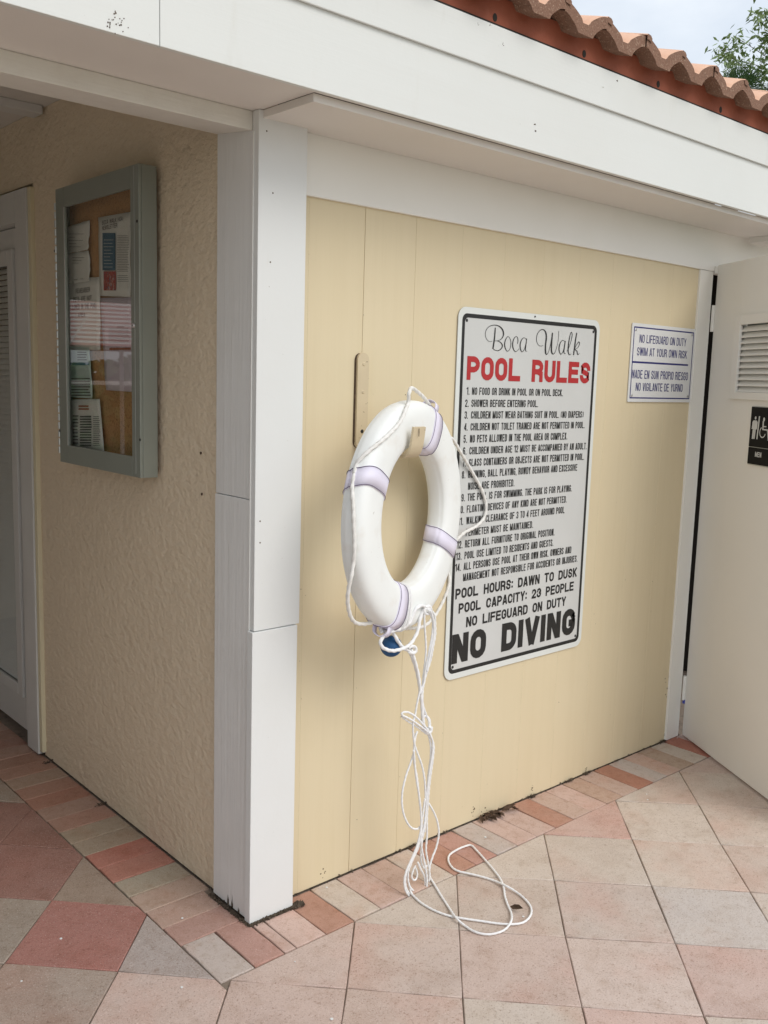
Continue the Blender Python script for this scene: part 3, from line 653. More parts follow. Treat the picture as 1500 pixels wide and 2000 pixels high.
line('lettering',Z5,'RETURN ALL FURNITURE TO ORIGINAL POSITION.',249,557,495,998,452,m_blk,b_,'12.',182)
line('lettering',Z5,'POOL USE LIMITED TO RESIDENTS AND GUESTS.',245,652,590,988,541,m_blk,b_,'13.',174)
line('lettering',Z5,'ALL PERSONS USE POOL AT THEIR OWN RISK. OWNERS AND',238,748,686,1138,597,m_blk,b_,'14.',168)
line('lettering',Z5,'MANAGEMENT NOT RESPONSIBLE FOR ACCIDENTS OR INJURIES.',233,838,776,1190,672,m_blk,b_)
line('lettering',Z5,'POOL HOURS: DAWN TO DUSK',168,992,906,1185,795,m_blk,.03)
line('lettering',Z5,'POOL CAPACITY: 23 PEOPLE',195,1110,1026,1157,912,m_blk,.03)
line('lettering',Z5,'NO LIFEGUARD ON DUTY',258,1222,1138,1092,1040,m_blk,.03)
line('lettering',Z5,'NO DIVING',135,1540,1295,1165,1270,m_blk,.045)
# script heading, brush strokes (x, y, width) measured on the panel
SC=[ [(245,130,13),(240,200,15),(232,280,16),(222,350,17),(214,400,16)],
 [(205,300,5),(180,308,5),(150,295,5),(125,255,5),(118,205,6),(135,150,7),(175,112,8),(235,97,9),(290,110,12),(330,145,15),(348,190,16),(345,235,13),(320,275,8),(280,295,6),(235,298,5)],
 [(270,298,5),(312,318,10),(335,355,13),(322,395,12),(285,421,9),(245,418,7),(220,402,6)],
 [(405,240,5),(380,275,10),(364,330,12),(372,390,11),(398,430,7),(428,405,6),(443,350,7),(440,290,6),(420,252,5),(400,240,5)],
 [(528,335,7),(534,295,8),(528,258,7),(510,242,6),(485,265,9),(468,320,12),(470,385,12),(495,432,8),(525,425,5),(548,395,4)],
 [(640,278,5),(610,258,6),(580,285,10),(562,340,12),(565,400,11),(585,437,8),(610,415,6),(628,360,5),(640,290,5)],
 [(645,268,9),(636,340,11),(630,400,10),(634,428,7),(652,430,4)],
 [(855,355,5),(825,365,5),(790,345,5),(770,290,6),(780,215,7),(815,165,8),(855,155,10),(885,185,15),(895,250,17),(885,350,16),(884,430,17),(893,468,13),(915,455,6),(940,380,5),(960,280,8),(973,195,12)],
 [(973,195,14),(966,280,16),(960,380,17),(963,440,16),(980,465,11),(1005,445,6),(1035,350,4),(1050,260,4),(1052,170,4)],
 [(1130,308,5),(1105,290,6),(1075,320,10),(1058,375,12),(1060,430,11),(1080,468,8),(1105,440,6),(1122,380,5),(1132,312,5)],
 [(1136,298,10),(1126,370,12),(1119,430,11),(1126,460,7),(1142,460,4)],
 [(1155,430,4),(1180,390,4),(1210,300,6),(1224,225,8),(1216,188,7),(1202,210,8),(1185,290,11),(1174,380,13),(1174,440,12),(1190,475,8),(1212,460,4)],
 [(1283,195,11),(1270,270,13),(1255,380,14),(1242,478,13)],
 [(1258,395,5),(1280,350,6),(1305,312,8),(1318,328,8),(1308,365,6),(1285,392,5),(1262,405,6),(1285,430,10),(1290,460,10),(1300,474,6),(1316,455,4)] ]
bm=bmesh.new()
for si,st in enumerate(SC):
    Q=catmull([(a,b,c) for a,b,c in st],6); Lp=[];Rp=[]
    for i,q in enumerate(Q):
        t=Q[min(i+1,len(Q)-1)]-Q[max(i-1,0)]; t=Vector((t.x,t.y)); t.normalize(); nn=Vector((-t.y,t.x))*q.z*.5
        for sgn,Lst in ((1,Lp),(-1,Rp)):
            X=q.x+nn.x*sgn; Y=q.y+nn.y*sgn; P=at(930+X/6.5217,620+Y/6.5217,1,YT-.0002-.00002*si); Lst.append(bm.verts.new(P))
    for i in range(len(Q)-1): bm.faces.new((Lp[i],Rp[i],Rp[i+1],Lp[i+1]))
link('script_lettering',bm,m_blk,rs)
# second sign
s2=thing('lifeguard_sign','small white bilingual NO LIFEGUARD ON DUTY sign with blue print beside the door','sign',(1.958,YW,1.63))
pl2=sign_plane(YW-.002)
bm=bmesh.new(); plate(bm,roundrect(1.733,2.185,1.479,1.779,.004,2),pl2,.003); link('sign_panel',bm,m_sign2,s2)
bm=bmesh.new(); A=roundrect(1.7445,2.174,1.492,1.766,.003,2); B=roundrect(1.7495,2.169,1.497,1.761,.002,2); ringband(bm,A,B,pl2,0,.0034)
YT2=YW-.0056; pt2=sign_plane(YT2)
def Z6(x,y): return at(1180+x/3.703,400+y/3.703,1,YT2)
link('border',bm,m_bluek,s2); bm=bmesh.new(); a=Z6(205,1138);b=Z6(607,1158); quad(bm,a.x,b.x,(a.z+b.z)/2-.0035,(a.z+b.z)/2+.0035,pl2,0,.0034); link('divider_line',bm,m_bluek,s2)
for s,xl,yb,yt,xr,ybr in (('NO LIFEGUARD ON DUTY',248,1000,940,592,1020),('SWIM AT YOUR OWN RISK',230,1092,1032,597,1110),('NADE EN SUN PROPIO RIESGO',195,1256,1194,603,1268),('NO VIGILANTE DE YURNO',220,1346,1287,565,1352)):
    a=Z6(xl,yb);b=Z6(xl,yt);c=Z6(xr,ybr); bm=bmesh.new(); zb=(a.z+c.z)/2; slab_text(bm,s,a.x+.006,c.x,zb,zb+b.z-a.z,pt2,.115); link('lettering',bm,m_bluek,s2)
for x,z in ((1.758,1.754),(2.161,1.754),(1.758,1.504),(2.161,1.504)):
    bm=bmesh.new(); cyl(bm,(x,YW-.0055,z),(0,-1,0),.006,.002,8,0,.003); link('screw',bm,m_steel,s2)
# restroom sign on the open door
s3=thing('restroom_sign','black MEN restroom sign with man and wheelchair symbols on the open door','sign',tuple(hg+dd*.417+UP*1.36))
pd=(hg+nf*.0006,dd,UP,nf)
bm=bmesh.new(); plate(bm,roundrect(.341,.495,1.250,1.477,.003,2),pd,.004); link('backing',bm,m_gasket,s3)
bm=bmesh.new(); plate(bm,roundrect(.343,.493,1.321,1.474,.002,2),pd,.002,0,0,.0042); plate(bm,roundrect(.343,.493,1.254,1.3185,.002,2),pd,.002,0,0,.0042); link('face_panel',bm,m_plast,s3)
def DW(x,y):   # crop pixel -> door coords
    d=ray(1440+x/14.283,780+y/14.286); pp=hg+nf*.0076; t=nf.dot(pp-CAM)/nf.dot(d); P=CAM+d*t; return ((P-pp).dot(dd),P.z)
bm=bmesh.new(); pdt=(hg+nf*.0076,dd,UP,nf)
def poly(P,mi=0): 
    O,U,V,Nn=pdt; bm.faces.new([bm.verts.new(O+U*x+V*z) for x,z in P])
hx,hz=DW(512,518); poly([(hx+.0055*math.cos(a*pi/8),hz+.0062*math.sin(a*pi/8)) for a in range(16)])
poly([DW(x,y) for x,y in ((430,620),(465,582),(555,585),(570,640),(548,835),(520,835),(525,660),(516,840),(480,1105),(402,1100),(430,830),(452,640),(425,830),(400,825))][:0] or [DW(455,585),DW(545,590),DW(520,850),DW(430,830)])
poly([DW(430,835),DW(470,840),DW(452,1105),DW(402,1100)]); poly([DW(474,842),DW(516,846),DW(482,1105),DW(457,1102)])
poly([DW(450,590),DW(462,600),DW(428,830),DW(400,825),DW(425,630)]); poly([DW(548,592),DW(570,640),DW(546,838),DW(520,835),DW(535,680)])
link('man_symbol',bm,m_lett,s3); bm=bmesh.new(); poly([DW(605,470),DW(638,470),DW(562,1112),DW(530,1110)]); link('divider_symbol',bm,m_lett,s3); bm=bmesh.new()
hx,hz=DW(748,560); poly([(hx+.006*math.cos(a*pi/8),hz+.0075*math.sin(a*pi/8)) for a in range(16)])
poly([DW(712,600),DW(745,600),DW(730,845),DW(695,850)]); poly([DW(738,745),DW(812,748),DW(808,778),DW(736,776)]); poly([DW(700,825),DW(830,835),DW(828,872),DW(698,856)])
a0=DW(826,840); poly([(a0[0],a0[1]),(a0[0]+.012,a0[1]-.042),(a0[0]+.024,a0[1]-.036),(a0[0]+.026,a0[1]-.029),(a0[0]+.016,a0[1]-.033),(a0[0]+.006,a0[1]+.001)])
cx_,cz_=DW(705,920); 
N_=26; A=[];B=[]
for k in range(N_+1):
    a=rad(118+k*(345-118)/N_)
    A.append((cx_+.0205*math.cos(a),cz_+.0215*math.sin(a))); B.append((cx_+.0165*math.cos(a),cz_+.0175*math.sin(a)))
for k in range(N_): poly([A[k],A[k+1],B[k+1],B[k]])
link('wheelchair_symbol',bm,m_lett,s3); bm=bmesh.new(); t0=DW(490,1590); slab_text(bm,'MEN',t0[0],t0[0]+.042,DW(490,1595)[1]-.0005,DW(500,1460)[1],pdt,.17)
link('lettering',bm,m_lett,s3)

# ================================================================ NOTICE CABINET
cab=thing('notice_cabinet','grey green metal notice cabinet with glazed door on the shaded stucco wall','notice board',(0,.83,1.68))
XF=-.062
def cx(px,py,x): q=at(px,py,0,x); return q.y,q.z
y1,y0,z1,z0=1.133,.525,2.134,1.2205   # far, near, top, bottom
iy1,iy0,iz1,iz0=1.050,.578,2.070,1.282
bm=bmesh.new()
bx(bm,-.052,-.004,y0,y0+.012,z0,z1,.0012); bx(bm,-.052,-.004,y1-.012,y1,z0,z1,.0012); bx(bm,-.0518,-.004,y0+.0122,y1-.0122,z1-.012,z1,.001); bx(bm,-.0518,-.004,y0+.0122,y1-.0122,z0,z0+.012,.001)
link('case',bm,m_alu,cab)
bm=bmesh.new(); bx(bm,-.0038,.0115,y0+.030,y1-.004,z0+.006,z1-.004); link('shadow_gap_block',bm,m_dark,cab)  # dark block standing in for the shadow gap behind the case
bm=bmesh.new()
bx(bm,XF,-.0525,y0,iy0,z0,z1,.002); bx(bm,XF,-.0525,iy1,y1-.014,z0,z1,.002); bx(bm,XF,-.0525,iy0+.0005,iy1-.0005,iz1,z1,.0015); bx(bm,XF,-.0525,iy0+.0005,iy1-.0005,z0,iz0,.0015)
link('door_frame',bm,m_alu,cab)
bm=bmesh.new(); bx(bm,XF-.0012,XF-.0002,iy1-.001,iy1+.006,iz0,iz1,0); link('glazing_bead',bm,m_alul,cab); bm=bmesh.new(); bx(bm,XF-.0012,XF-.0002,iy0-.026,iy0-.0245,iz0-.05,iz1+.06,0); link('glazing_bead',bm,m_alul,cab)
for i in range(30):
    bm=bmesh.new(); cyl(bm,(XF+.001,y1-.008,z0+.03+i*.0282),(0,0,1),.0042,.022,8); link('hinge_knuckle',bm,m_alul,cab)
bm=bmesh.new(); bx(bm,-.056,-.0545,iy0+.001,iy1-.001,iz0+.001,iz1-.001); link('glass_pane',bm,m_glass,cab)
bm=bmesh.new(); bx(bm,-.012,-.0039,y0+.013,y1-.013,z0+.013,z1-.013); link('cork_board',bm,m_cork,cab)
c0=at(261,636,0,XF); bm=bmesh.new(); cyl(bm,(XF-.0002,c0.y,c0.z),(-1,0,0),.0085,.004,20,0,.007); cyl(bm,(XF-.0042,c0.y,c0.z),(-1,0,0),.0022,.0006,8,1); link('lock',bm,[m_steel,m_blk],cab)
for px,py in ((268,432),(107,490),(117,841),(274,859)):
    c0=at(px,py,0,XF); bm=bmesh.new(); cyl(bm,(XF-.0002,c0.y,c0.z),(-1,0,0),.0045,.0012,10); link('screw',bm,m_blk,cab)
XP=-.0165; pc=(Vector((0,0,0)),Vector((0,-1,0)),Vector((0,0,1)),Vector((-1,0,0)))
def K(x,y,d=0): q=at(80+x/3.0316,300+y/3.0303,0,XP-d); return q
def paper(label,P,m,d,curl=.006,nm='paper'):
    """P: four crop-pixel corners TL,TR,BR,BL on the cork; returns the parent"""
    C=[K(x,y,d) for x,y in P]; bm=bmesh.new(); n=8; V=[]
    sd_=random.random()*9
    for j in range(n+1):
        row=[]
        for i in range(n+1):
            u,v=i/n,j/n; p=(C[0]*(1-u)+C[1]*u)*(1-v)+(C[3]*(1-u)+C[2]*u)*v
            lift=curl*(abs(noise.noise((u*2+sd_,v*3,sd_)))+.5*v*v*u); row.append(bm.verts.new((XP-d-lift,p.y,p.z)))
        V.append(row)
    for j in range(n):
        for i in range(n): bm.faces.new((V[j][i],V[j][i+1],V[j+1][i+1],V[j+1][i])).smooth=True
    o=link(nm,bm,m); bmm=bmesh.new(); 
    md=o.modifiers.new('thickness','SOLIDIFY'); md.thickness=.0006
    tag(o,label,'paper','papers pinned in the notice cabinet'); return o
def print_lines(par,x0,x1,y0,y1,n,d,m=None,ragged=.2,name='printed_lines',th=.35):
    bm=bmesh.new()
    for i in range(n):
        y=y0+(y1-y0)*(i+.5)/n; h=(y1-y0)/n*th; xe=x1-(x1-x0)*random.random()*ragged
        C=[K(x0,y,d),K(xe,y,d),K(xe,y+h,d),K(x0,y+h,d)]; bm.faces.new([bm.verts.new((XP-d,c.y,c.z)) for c in C])
    return link(name,bm,m or m_ink,par)
def ctext(par,s,x0,x1,yb,yt,d,m,off=.02,name='lettering'):
    a=K(x0,yb,d);b=K(x1,yb,d);c=K(x0,yt,d); pl=(Vector((XP-d,0,0)),Vector((0,-1,0)),UP,Vector((-1,0,0))); bm=bmesh.new()
    (slab_text(bm,s,-a.y,-b.y,a.z,c.z,pl,.15) if s.isupper() else text_into(bm,s,-a.y,-b.y,a.z,c.z,pl,off)); return link(name,bm,m,par)
p=paper('creased sheet in the upper left corner of the notice cabinet',[(150,440),(290,395),(292,572),(160,592)],m_paper,.001,.010); print_lines(p,165,255,465,560,5,.0125,ragged=.6,th=.12)
p=paper('wrinkled sheet below the creased one at the left of the notice cabinet',[(158,594),(288,574),(304,755),(165,775)],m_paper,.001,.010); print_lines(p,185,262,606,655,3,.0125,ragged=.5,th=.15)
p=paper('white notice about pets headed REMEMBER',[(150,745),(352,730),(356,1165),(160,1165)],m_paper,.003,.004)
for s,a,b,yb,yt in (('REMEMBER',205,290,828,800),('PETS ARE NOT',192,300,878,850),('ALLOWED IN THE POOL',170,328,926,896),('AREA',218,262,968,944)): ctext(p,s,a,b,yb,yt,.0085,m_ink,.03)
p=paper('newsletter with a blue column and a colour picture',[(342,378),(534,345),(536,850),(352,842)],m_paper,.004,.004)
ctext(p,'BOCA WALK HOA',362,484,423,398,.0092,m_ink,.02); ctext(p,'NEWSLETTER',362,452,455,430,.0092,m_ink,.02)
def pr(par,name,x0,x1,y0,y1,d,m):
    bm=bmesh.new(); C=[K(x0,y0,d),K(x1,y0,d),K(x1,y1,d),K(x0,y1,d)]; bm.faces.new([bm.verts.new((XP-d,c.y,c.z)) for c in C]); return link(name,bm,m,par)
pr(p,'blue_column',364,440,470,690,.0092,m_teal); pr(p,'colour_picture',371,443,697,810,.0092,m_pic); print_lines(p,450,522,480,700,22,.0092,ragged=.15,th=.22); print_lines(p,452,524,715,760,4,.0092,th=.2); print_lines(p,372,430,500,680,9,.0096,m=m_paper,ragged=.5,th=.12)
p=paper('long lilac notice with an orange band below the newsletter',[(352,855),(536,850),(542,1410),(388,1400)],m_paper2,.006,.004)
print_lines(p,400,530,1030,1120,9,.0112,ragged=.1,th=.18); ctext(p,'\u2022'*14,405,532,1172,1140,.0112,m_orange,.08,'orange_band'); print_lines(p,450,500,1018,1030,1,.0112)
p=paper('greenish leaflet with a blue stripe at the lower left of the notice cabinet',[(160,1140),(288,1150),(312,1450),(168,1440)],m_paper3,.005,.004)
pr(p,'blue_stripe',172,285,1236,1252,.0102,m_teal); print_lines(p,215,275,1165,1225,4,.0102,th=.4); print_lines(p,180,296,1320,1435,7,.0102,th=.4)
p=paper('printed sheet with a red heading in the bottom left corner of the notice cabinet',[(170,1455),(348,1452),(378,1765),(182,1740)],m_paper,.007,.003)
print_lines(p,222,300,1482,1516,2,.0112,m_orange,ragged=.3,th=.5); print_lines(p,230,300,1545,1730,12,.0112,ragged=.05,th=.55); print_lines(p,308,352,1550,1730,16,.0112,th=.3); print_lines(p,188,222,1540,1720,9,.0112,th=.3)

# ================================================================ BRACKET AND LIFE RING
brk=thing('ring_bracket','cream painted metal hook bracket screwed to the yellow wall, carrying the ring','bracket',(.392,YW,1.35))
pw=sign_plane(YW-.0005); bm=bmesh.new(); plate(bm,roundrect(.371,.413,1.338,1.612,.0205,10),pw,.011); r=bmesh.ops.bevel(bm,geom=[e for e in bm.edges if all(abs(v.co.y-(YW-.0115))<1e-5 for v in e.verts)],offset=.002,segments=2,affect='EDGES'); link('wall_plate',bm,m_brk,brk)
Pf=catmull([(.393,YW-.004,1.352),(.393,YW-.02,1.341),(.393,-.02,1.3335),(.393,-.09,1.3285),(.393,-.155,1.327),(.393,-.183,1.334),(.393,-.197,1.355),(.393,-.203,1.385),(.393,-.207,1.412)],6)
bm=bmesh.new(); w=.0225; t_=.008; rows=[]
for i,p in enumerate(Pf):
    tg=(Pf[min(i+1,len(Pf)-1)]-Pf[max(i-1,0)]).normalized(); nn=Vector((0,-tg.z,tg.y))
    rows.append([bm.verts.new(p+Vector((sx*w,0,0))+nn*sz*t_) for sx,sz in ((-1,-.5),(1,-.5),(1,.5),(-1,.5))])
for A,B in zip(rows,rows[1:]):
    for k in range(4): bm.faces.new((A[k],A[(k+1)%4],B[(k+1)%4],B[k])).smooth=False
bm.faces.new(rows[0]); bm.faces.new(rows[-1][::-1]); bmesh.ops.recalc_face_normals(bm,faces=bm.faces); link('hook_arm',bm,m_brk,brk)
bm=bmesh.new(); plate(bm,roundrect(.3672,.410,1.335,1.611,.0205,10),sign_plane(YW-.0003),.004); link('edge_shadow_plate',bm,m_rust_shade,brk)  # dark rim at the left: rusty edge plus a painted-in shadow line
for z in (1.58,1.50,1.385): 
    bm=bmesh.new(); cyl(bm,(.393,YW-.0115,z),(0,-1,0),.006,.002,12,0,.004); link('screw',bm,m_brk if z!=1.385 else m_blk,brk)

bm=bmesh.new(); cyl(bm,(.389,-.2118,1.398),(0,-1,0),.0016,.0006,6); bx(bm,.3885,.3897,-.2124,-.2112,1.386,1.408,0); link('paint_crack',bm,m_rust_shade,brk)
ringT=thing('life_ring','white life ring with four lavender straps hanging from the wall hook','life ring',(.438,-.12,.83))
RC_=Vector((.438,-.120,1.153)); nR=Vector((.349,-.937,.011)).normalized(); uR=UP.cross(nR).normalized(); wR=nR.cross(uR)
RM,RA,RB=.263,.0655,.040
def rp(th,ph,k=1.0,ex=0.0):
    c,s=math.cos(ph),math.sin(ph); e=2/3.0
    a=RA*math.copysign(abs(c)**e,c); b=RB*math.copysign(abs(s)**e,s)
    g=1-.040*math.exp(-((ph-rad(-18))/.09)**2)-.030*math.exp(-((ph-rad(162))/.10)**2)
    a*=g;b*=g
    l=math.hypot(a,b); a*=(1+ex/l); b*=(1+ex/l)
    rd=uR*math.cos(th)+wR*math.sin(th); return RC_+rd*(RM+a)+nR*b
bm=bmesh.new(); NT,NP=120,56; G=[[bm.verts.new(rp(2*pi*i/NT,-pi+2*pi*j/NP+.001)) for j in range(NP)] for i in range(NT)]
for i in range(NT):
    for j in range(NP): bm.faces.new((G[i][j],G[(i+1)%NT][j],G[(i+1)%NT][(j+1)%NP],G[i][(j+1)%NP])).smooth=True
bmesh.ops.recalc_face_normals(bm,faces=bm.faces); link('float_ring',bm,m_ring,ringT)
def strap(thd,tw,nm='strap'):
    th0=rad(thd); bm=bmesh.new(); n=84; e0=[];e1=[]
    for ex in (.0012,.0032):
        pass
    rws=[]
    for j in range(n):
        ph=-pi+2*pi*j/n+.001; c=math.cos(ph); R0=RM+RA*c; hw=.0275/R0*.97
        th=th0+rad(tw)*math.sin(ph)*.5
        rws.append((rp(th-hw,ph,ex=.0003),rp(th-hw,ph,ex=.0028),rp(th+hw,ph,ex=.0028),rp(th+hw,ph,ex=.0003)))
        e0.append(rp(th-hw*.93,ph,ex=.0034)); e1.append(rp(th+hw*.93,ph,ex=.0034))
    V=[[bm.verts.new(p) for p in r] for r in rws]
    for j in range(n):
        A,B=V[j],V[(j+1)%n]
        for k in range(3): bm.faces.new((A[k],A[k+1],B[k+1],B[k])).smooth=True
    bmesh.ops.recalc_face_normals(bm,faces=bm.faces)
    o=link(nm,bm,m_strap,ringT)
    bm=bmesh.new()
    for e in (e0,e1):
        Q=catmull(e,3,closed=True); Q.append(Q[0])
        tube(bm,Q,.0009,4)
    link('stitching',bm,m_stitch,o)
    if thd in (156,336): return
    # outer keeper loop of the strap
    bm=bmesh.new(); th=th0; hw=.026/(RM+RA)
    for sgn in (0,):
        prof=[rp(th,rad(-24),ex=.002),rp(th,rad(-14),ex=.019),rp(th,rad(0),ex=.026),rp(th,rad(14),ex=.019),rp(th,rad(24),ex=.002)]
        prof=catmull(prof,4); tang=(-uR*math.sin(th)+wR*math.cos(th))
        A=[bm.verts.new(p-tang*.012) for p in prof]; B=[bm.verts.new(p+tang*.012) for p in prof]
        for k in range(len(prof)-1): bm.faces.new((A[k],A[k+1],B[k+1],B[k])).smooth=True
    k=link('keeper_loop',bm,m_strap,o); md=k.modifiers.new('t','SOLIDIFY'); md.thickness=.0022
STR=(66,156,246,336)
for a,tw in zip(STR,(0,-6,8,-6)): strap(a,tw)
def A1(pts,y,n=8): return catmull([at(p[0],p[1],1,p[2] if len(p)>2 else y) for p in pts],n)
# grab line: one loop per quarter (pixel positions were measured at the real depth of the ring's front)
bm=bmesh.new()
ex=.007
def rim(thd,phd,e=ex): return rp(rad(thd),rad(phd),ex=e)
def hit(px,py,e=ex):
    d=ray(px,py); 
    def F(t):
        q=CAM+d*t-RC_; b=q.dot(nR); x_=q.dot(uR); z_=q.dot(wR); a=math.hypot(x_,z_)-RM
        return (abs(a)/(RA+e))**3.0+(abs(b)/(RB+e))**3.0-1
    t=1.8; best=(9,t)
    while t<3.4:
        v=F(t)
        if v<0: return CAM+d*t
        if v<best[0]: best=(v,t)
        t+=.002
    return CAM+d*best[1]
k1=rim(66,0,.012); k2=rim(156,0,.012); k3=rim(246,0,.012); k4=rim(336,0,.012)
segA=[k1,at(828,777,1,-.11),at(815,765,1,-.13),at(804,758,1,-.15),at(799,768,1,-.172),hit(797,787),hit(792,801),hit(782,823),hit(766,842),hit(744,862),hit(720,881),hit(704,896),hit(697,906,.003),hit(692,925,.002)]
segB=[hit(692,925,.002),hit(689,945,.002),hit(688,958),hit(690,990),hit(691,1020),hit(692,1050),hit(692,1076),hit(690,1100),at(686,1126,1,-.245),at(681,1148,1,-.235),at(679,1176,1,-.222),at(684,1202,1,-.205),at(694,1216,1,-.19),at(711,1219,1,-.18),at(729,1216,1,-.170),at(741,1219,1,-.158),k3]
segC=[k3,at(790,1228,1,-.11),at(830,1222,1,-.06),at(860,1185,1,-.04),at(878,1130,1,-.03),rim(330,-20,.010),k4]
segD=[k4,at(905,1042,1,.005),at(930,1028,1,.02),at(946,1010,1,.03),at(949,985,1,.032),at(940,955,1,.032),at(920,918,1,.03),at(900,884,1,.02),at(884,858,1,0.005),rim(40,0,.008),rim(52,0,.010),k1]
for sg in (segA,segB,segC,segD): tube(bm,catmull(sg,10),.0050,12,3,.026,.19)
link('grab_line',bm,m_rope2,ringT)
# float ball on the grab line end
bc=at(764,1262,1,-.135); bm=bmesh.new(); bmesh.ops.create_uvsphere(bm,u_segments=28,v_segments=18,radius=.0315); bmesh.ops.scale(bm,vec=(1,1,.98),verts=bm.verts)
for v in bm.verts: v.co+=bc
for f in bm.faces: f.smooth=True
ballt=thing('throw_rope','long thin white throw rope tied under the life ring and trailing onto the pavers','rope',(.42,-.16,0))
link('float_ball',bm,m_ball,ballt)
bm=bmesh.new()
def strand(pts,r=.0031,y=-.155,lob=3,n=8,jit=0): tube(bm,A1(pts,y,n),r,8 if r<.004 else 12,lob,.016 if r<.004 else .026,.15)
# lashing round the ring tube
ls=[]
for k,dt in ((0,0),(1,5)):
    lash=[rp(rad(257+dt*.7-(j/36)*dt*.3),-pi/2+2*pi*j/36,ex=.003) for j in range(37)]
    tube(bm,catmull(lash,2),.0034,8,3,.016,.12)
# loop round the ball (thick)
strand([(833,1186,-.15),(822,1183,-.165),(812,1190,-.17),(806,1203,-.17),(800,1216,-.17),(785,1227,-.172),(765,1233,-.176),(750,1242,-.182),(743,1254,-.186),(748,1265,-.188),(764,1271,-.188),(780,1269,-.184),(795,1263,-.172),(806,1252,-.165),(816,1232,-.16),(821,1207,-.155),(829,1186,-.15)],.0050)
strand([(757,1226,-.15),(765,1232,-.158),(773,1245,-.166),(781,1258,-.168),(789,1266,-.166),(799,1271,-.163)],.0050)
strand([(800,1268),(804,1281),(810,1297),(815,1315),(819,1335),(821,1352),(824,1375),(826,1405),(829,1424)],.0052)
strand([(803,1267),(808,1283),(813,1300),(817,1318),(820,1338),(822,1356)],.0045,-.160)
strand([(829,1190),(829,1215),(831,1245),(832,1270),(830,1295),(827,1320),(825,1350),(826,1375),(832,1395),(837,1408),(838,1422)])
strand([(838,1188),(848,1200),(850,1218),(850,1240),(846,1262),(842,1285),(836,1305),(830,1325),(826,1345),(825,1370),(826,1400)],.0034,-.150)
strand([(836,1190),(845,1212),(844,1240),(839,1268),(835,1290),(831,1310),(828,1335),(820,1352),(815,1372),(811,1395),(807,1412),(807,1432),(810,1455),(817,1475),(824,1495),(829,1520),(831,1550),(832,1590),(829,1625)],.0031,-.162)
strand([(841,1192),(847,1215),(848,1240),(843,1265),(838,1290),(834,1312)],.0034,-.166)
# bow at the middle knot
strand([(836,1430),(818,1416),(800,1404),(786,1397),(786,1392),(796,1391),(808,1397),(822,1410),(834,1424),(840,1432)],.0031,-.164)
strand([(834,1434),(815,1420),(797,1409),(784,1399)],.0029,-.158)
strand([(824,1406),(830,1398),(838,1406),(839,1418),(834,1424),(828,1418),(824,1406)],.0045,-.152)
strand([(828,1424),(836,1432),(842,1428),(842,1420)],.005,-.160)
# knot under the ring
strand([(830,1186),(838,1184),(842,1191),(838,1198),(830,1198),(829,1190),(836,1188),(842,1194)],.0048,-.156)
strand([(797,1267),(803,1262),(811,1264),(812,1272),(804,1276),(798,1272)],.005,-.166)
# lower bundle, coils down to the paving
strand([(838,1430),(845,1448),(845,1470),(841,1495),(837,1525),(834,1555),(831,1590),(827,1620),(818,1648),(808,1672),(798,1692),(792,1712),(793,1733),(803,1749),(818,1752),(830,1743),(834,1722),(832,1700),(827,1675),(823,1650),(823,1620),(826,1590),(830,1560)],.0031,-.165)
strand([(836,1432),(841,1455),(841,1480),(837,1510),(834,1545),(832,1585),(829,1615),(824,1640),(814,1662),(804,1684),(797,1705),(799,1728),(810,1742),(822,1744),(830,1732),(829,1712),(822,1698),(816,1684)],.0031,-.158)
strand([(840,1433),(847,1455),(846,1478),(843,1500),(839,1530),(836,1565),(834,1600),(834,1630),(832,1660),(836,1685),(839,1705),(838,1722)],.0031,-.152)
strand([(815,1428),(810,1445),(808,1470),(802,1490),(794,1512),(787,1540),(785,1565),(788,1588),(795,1606),(804,1617),(815,1619),(823,1612)],.0031,-.160)
strand([(812,1432),(809,1460),(809,1490),(814,1515),(817,1540),(820,1570),(824,1600),(825,1635),(822,1665),(823,1685),(828,1695),(834,1690)],.0031,-.152)
strand([(808,1465),(810,1490),(813,1520),(818,1550),(822,1585),(822,1618),(815,1650),(805,1675),(796,1695),(790,1715),(791,1735),(799,1750),(813,1756)],.0031,-.168)
strand([(835,1566),(841,1575),(849,1590),(855,1608),(857,1630),(852,1655),(845,1673),(840,1690),(838,1708),(837,1728),(828,1748),(814,1756)],.0031,-.150)
strand([(812,1690),(807,1700),(804,1712),(808,1719),(813,1716),(815,1706),(812,1695)],.0028,-.15)
link('hanging_strands',bm,m_rope,ballt)
bm=bmesh.new()
def gs(pts,r=.0033):
    tube(bm,catmull([at(p[0],p[1],2,p[2] if len(p)>2 else .0045) for p in pts],8),r,8,3,.016,.14)
gs([(798,1727,.012),(804,1745),(815,1757),(828,1767),(848,1778),(875,1788),(905,1794),(940,1799),(975,1804),(1005,1805,.006),(1025,1800),(1037,1786),(1036,1770),(1022,1753),(1005,1740,.006),(988,1730,.011),(965,1720),(940,1712),(915,1706),(897,1702),(884,1695),(876,1682),(878,1670),(892,1660),(908,1653),(920,1651),(930,1660),(948,1680),(965,1700),(978,1718),(984,1735,.005),(986,1750),(992,1768),(998,1782),(999,1797,.011),(990,1812),(975,1821),(952,1825),(928,1820),(908,1808),(890,1792,.012),(875,1770),(862,1750),(850,1730),(840,1713),(836,1698,.012)])
link('ground_loop',bm,m_rope,ballt)

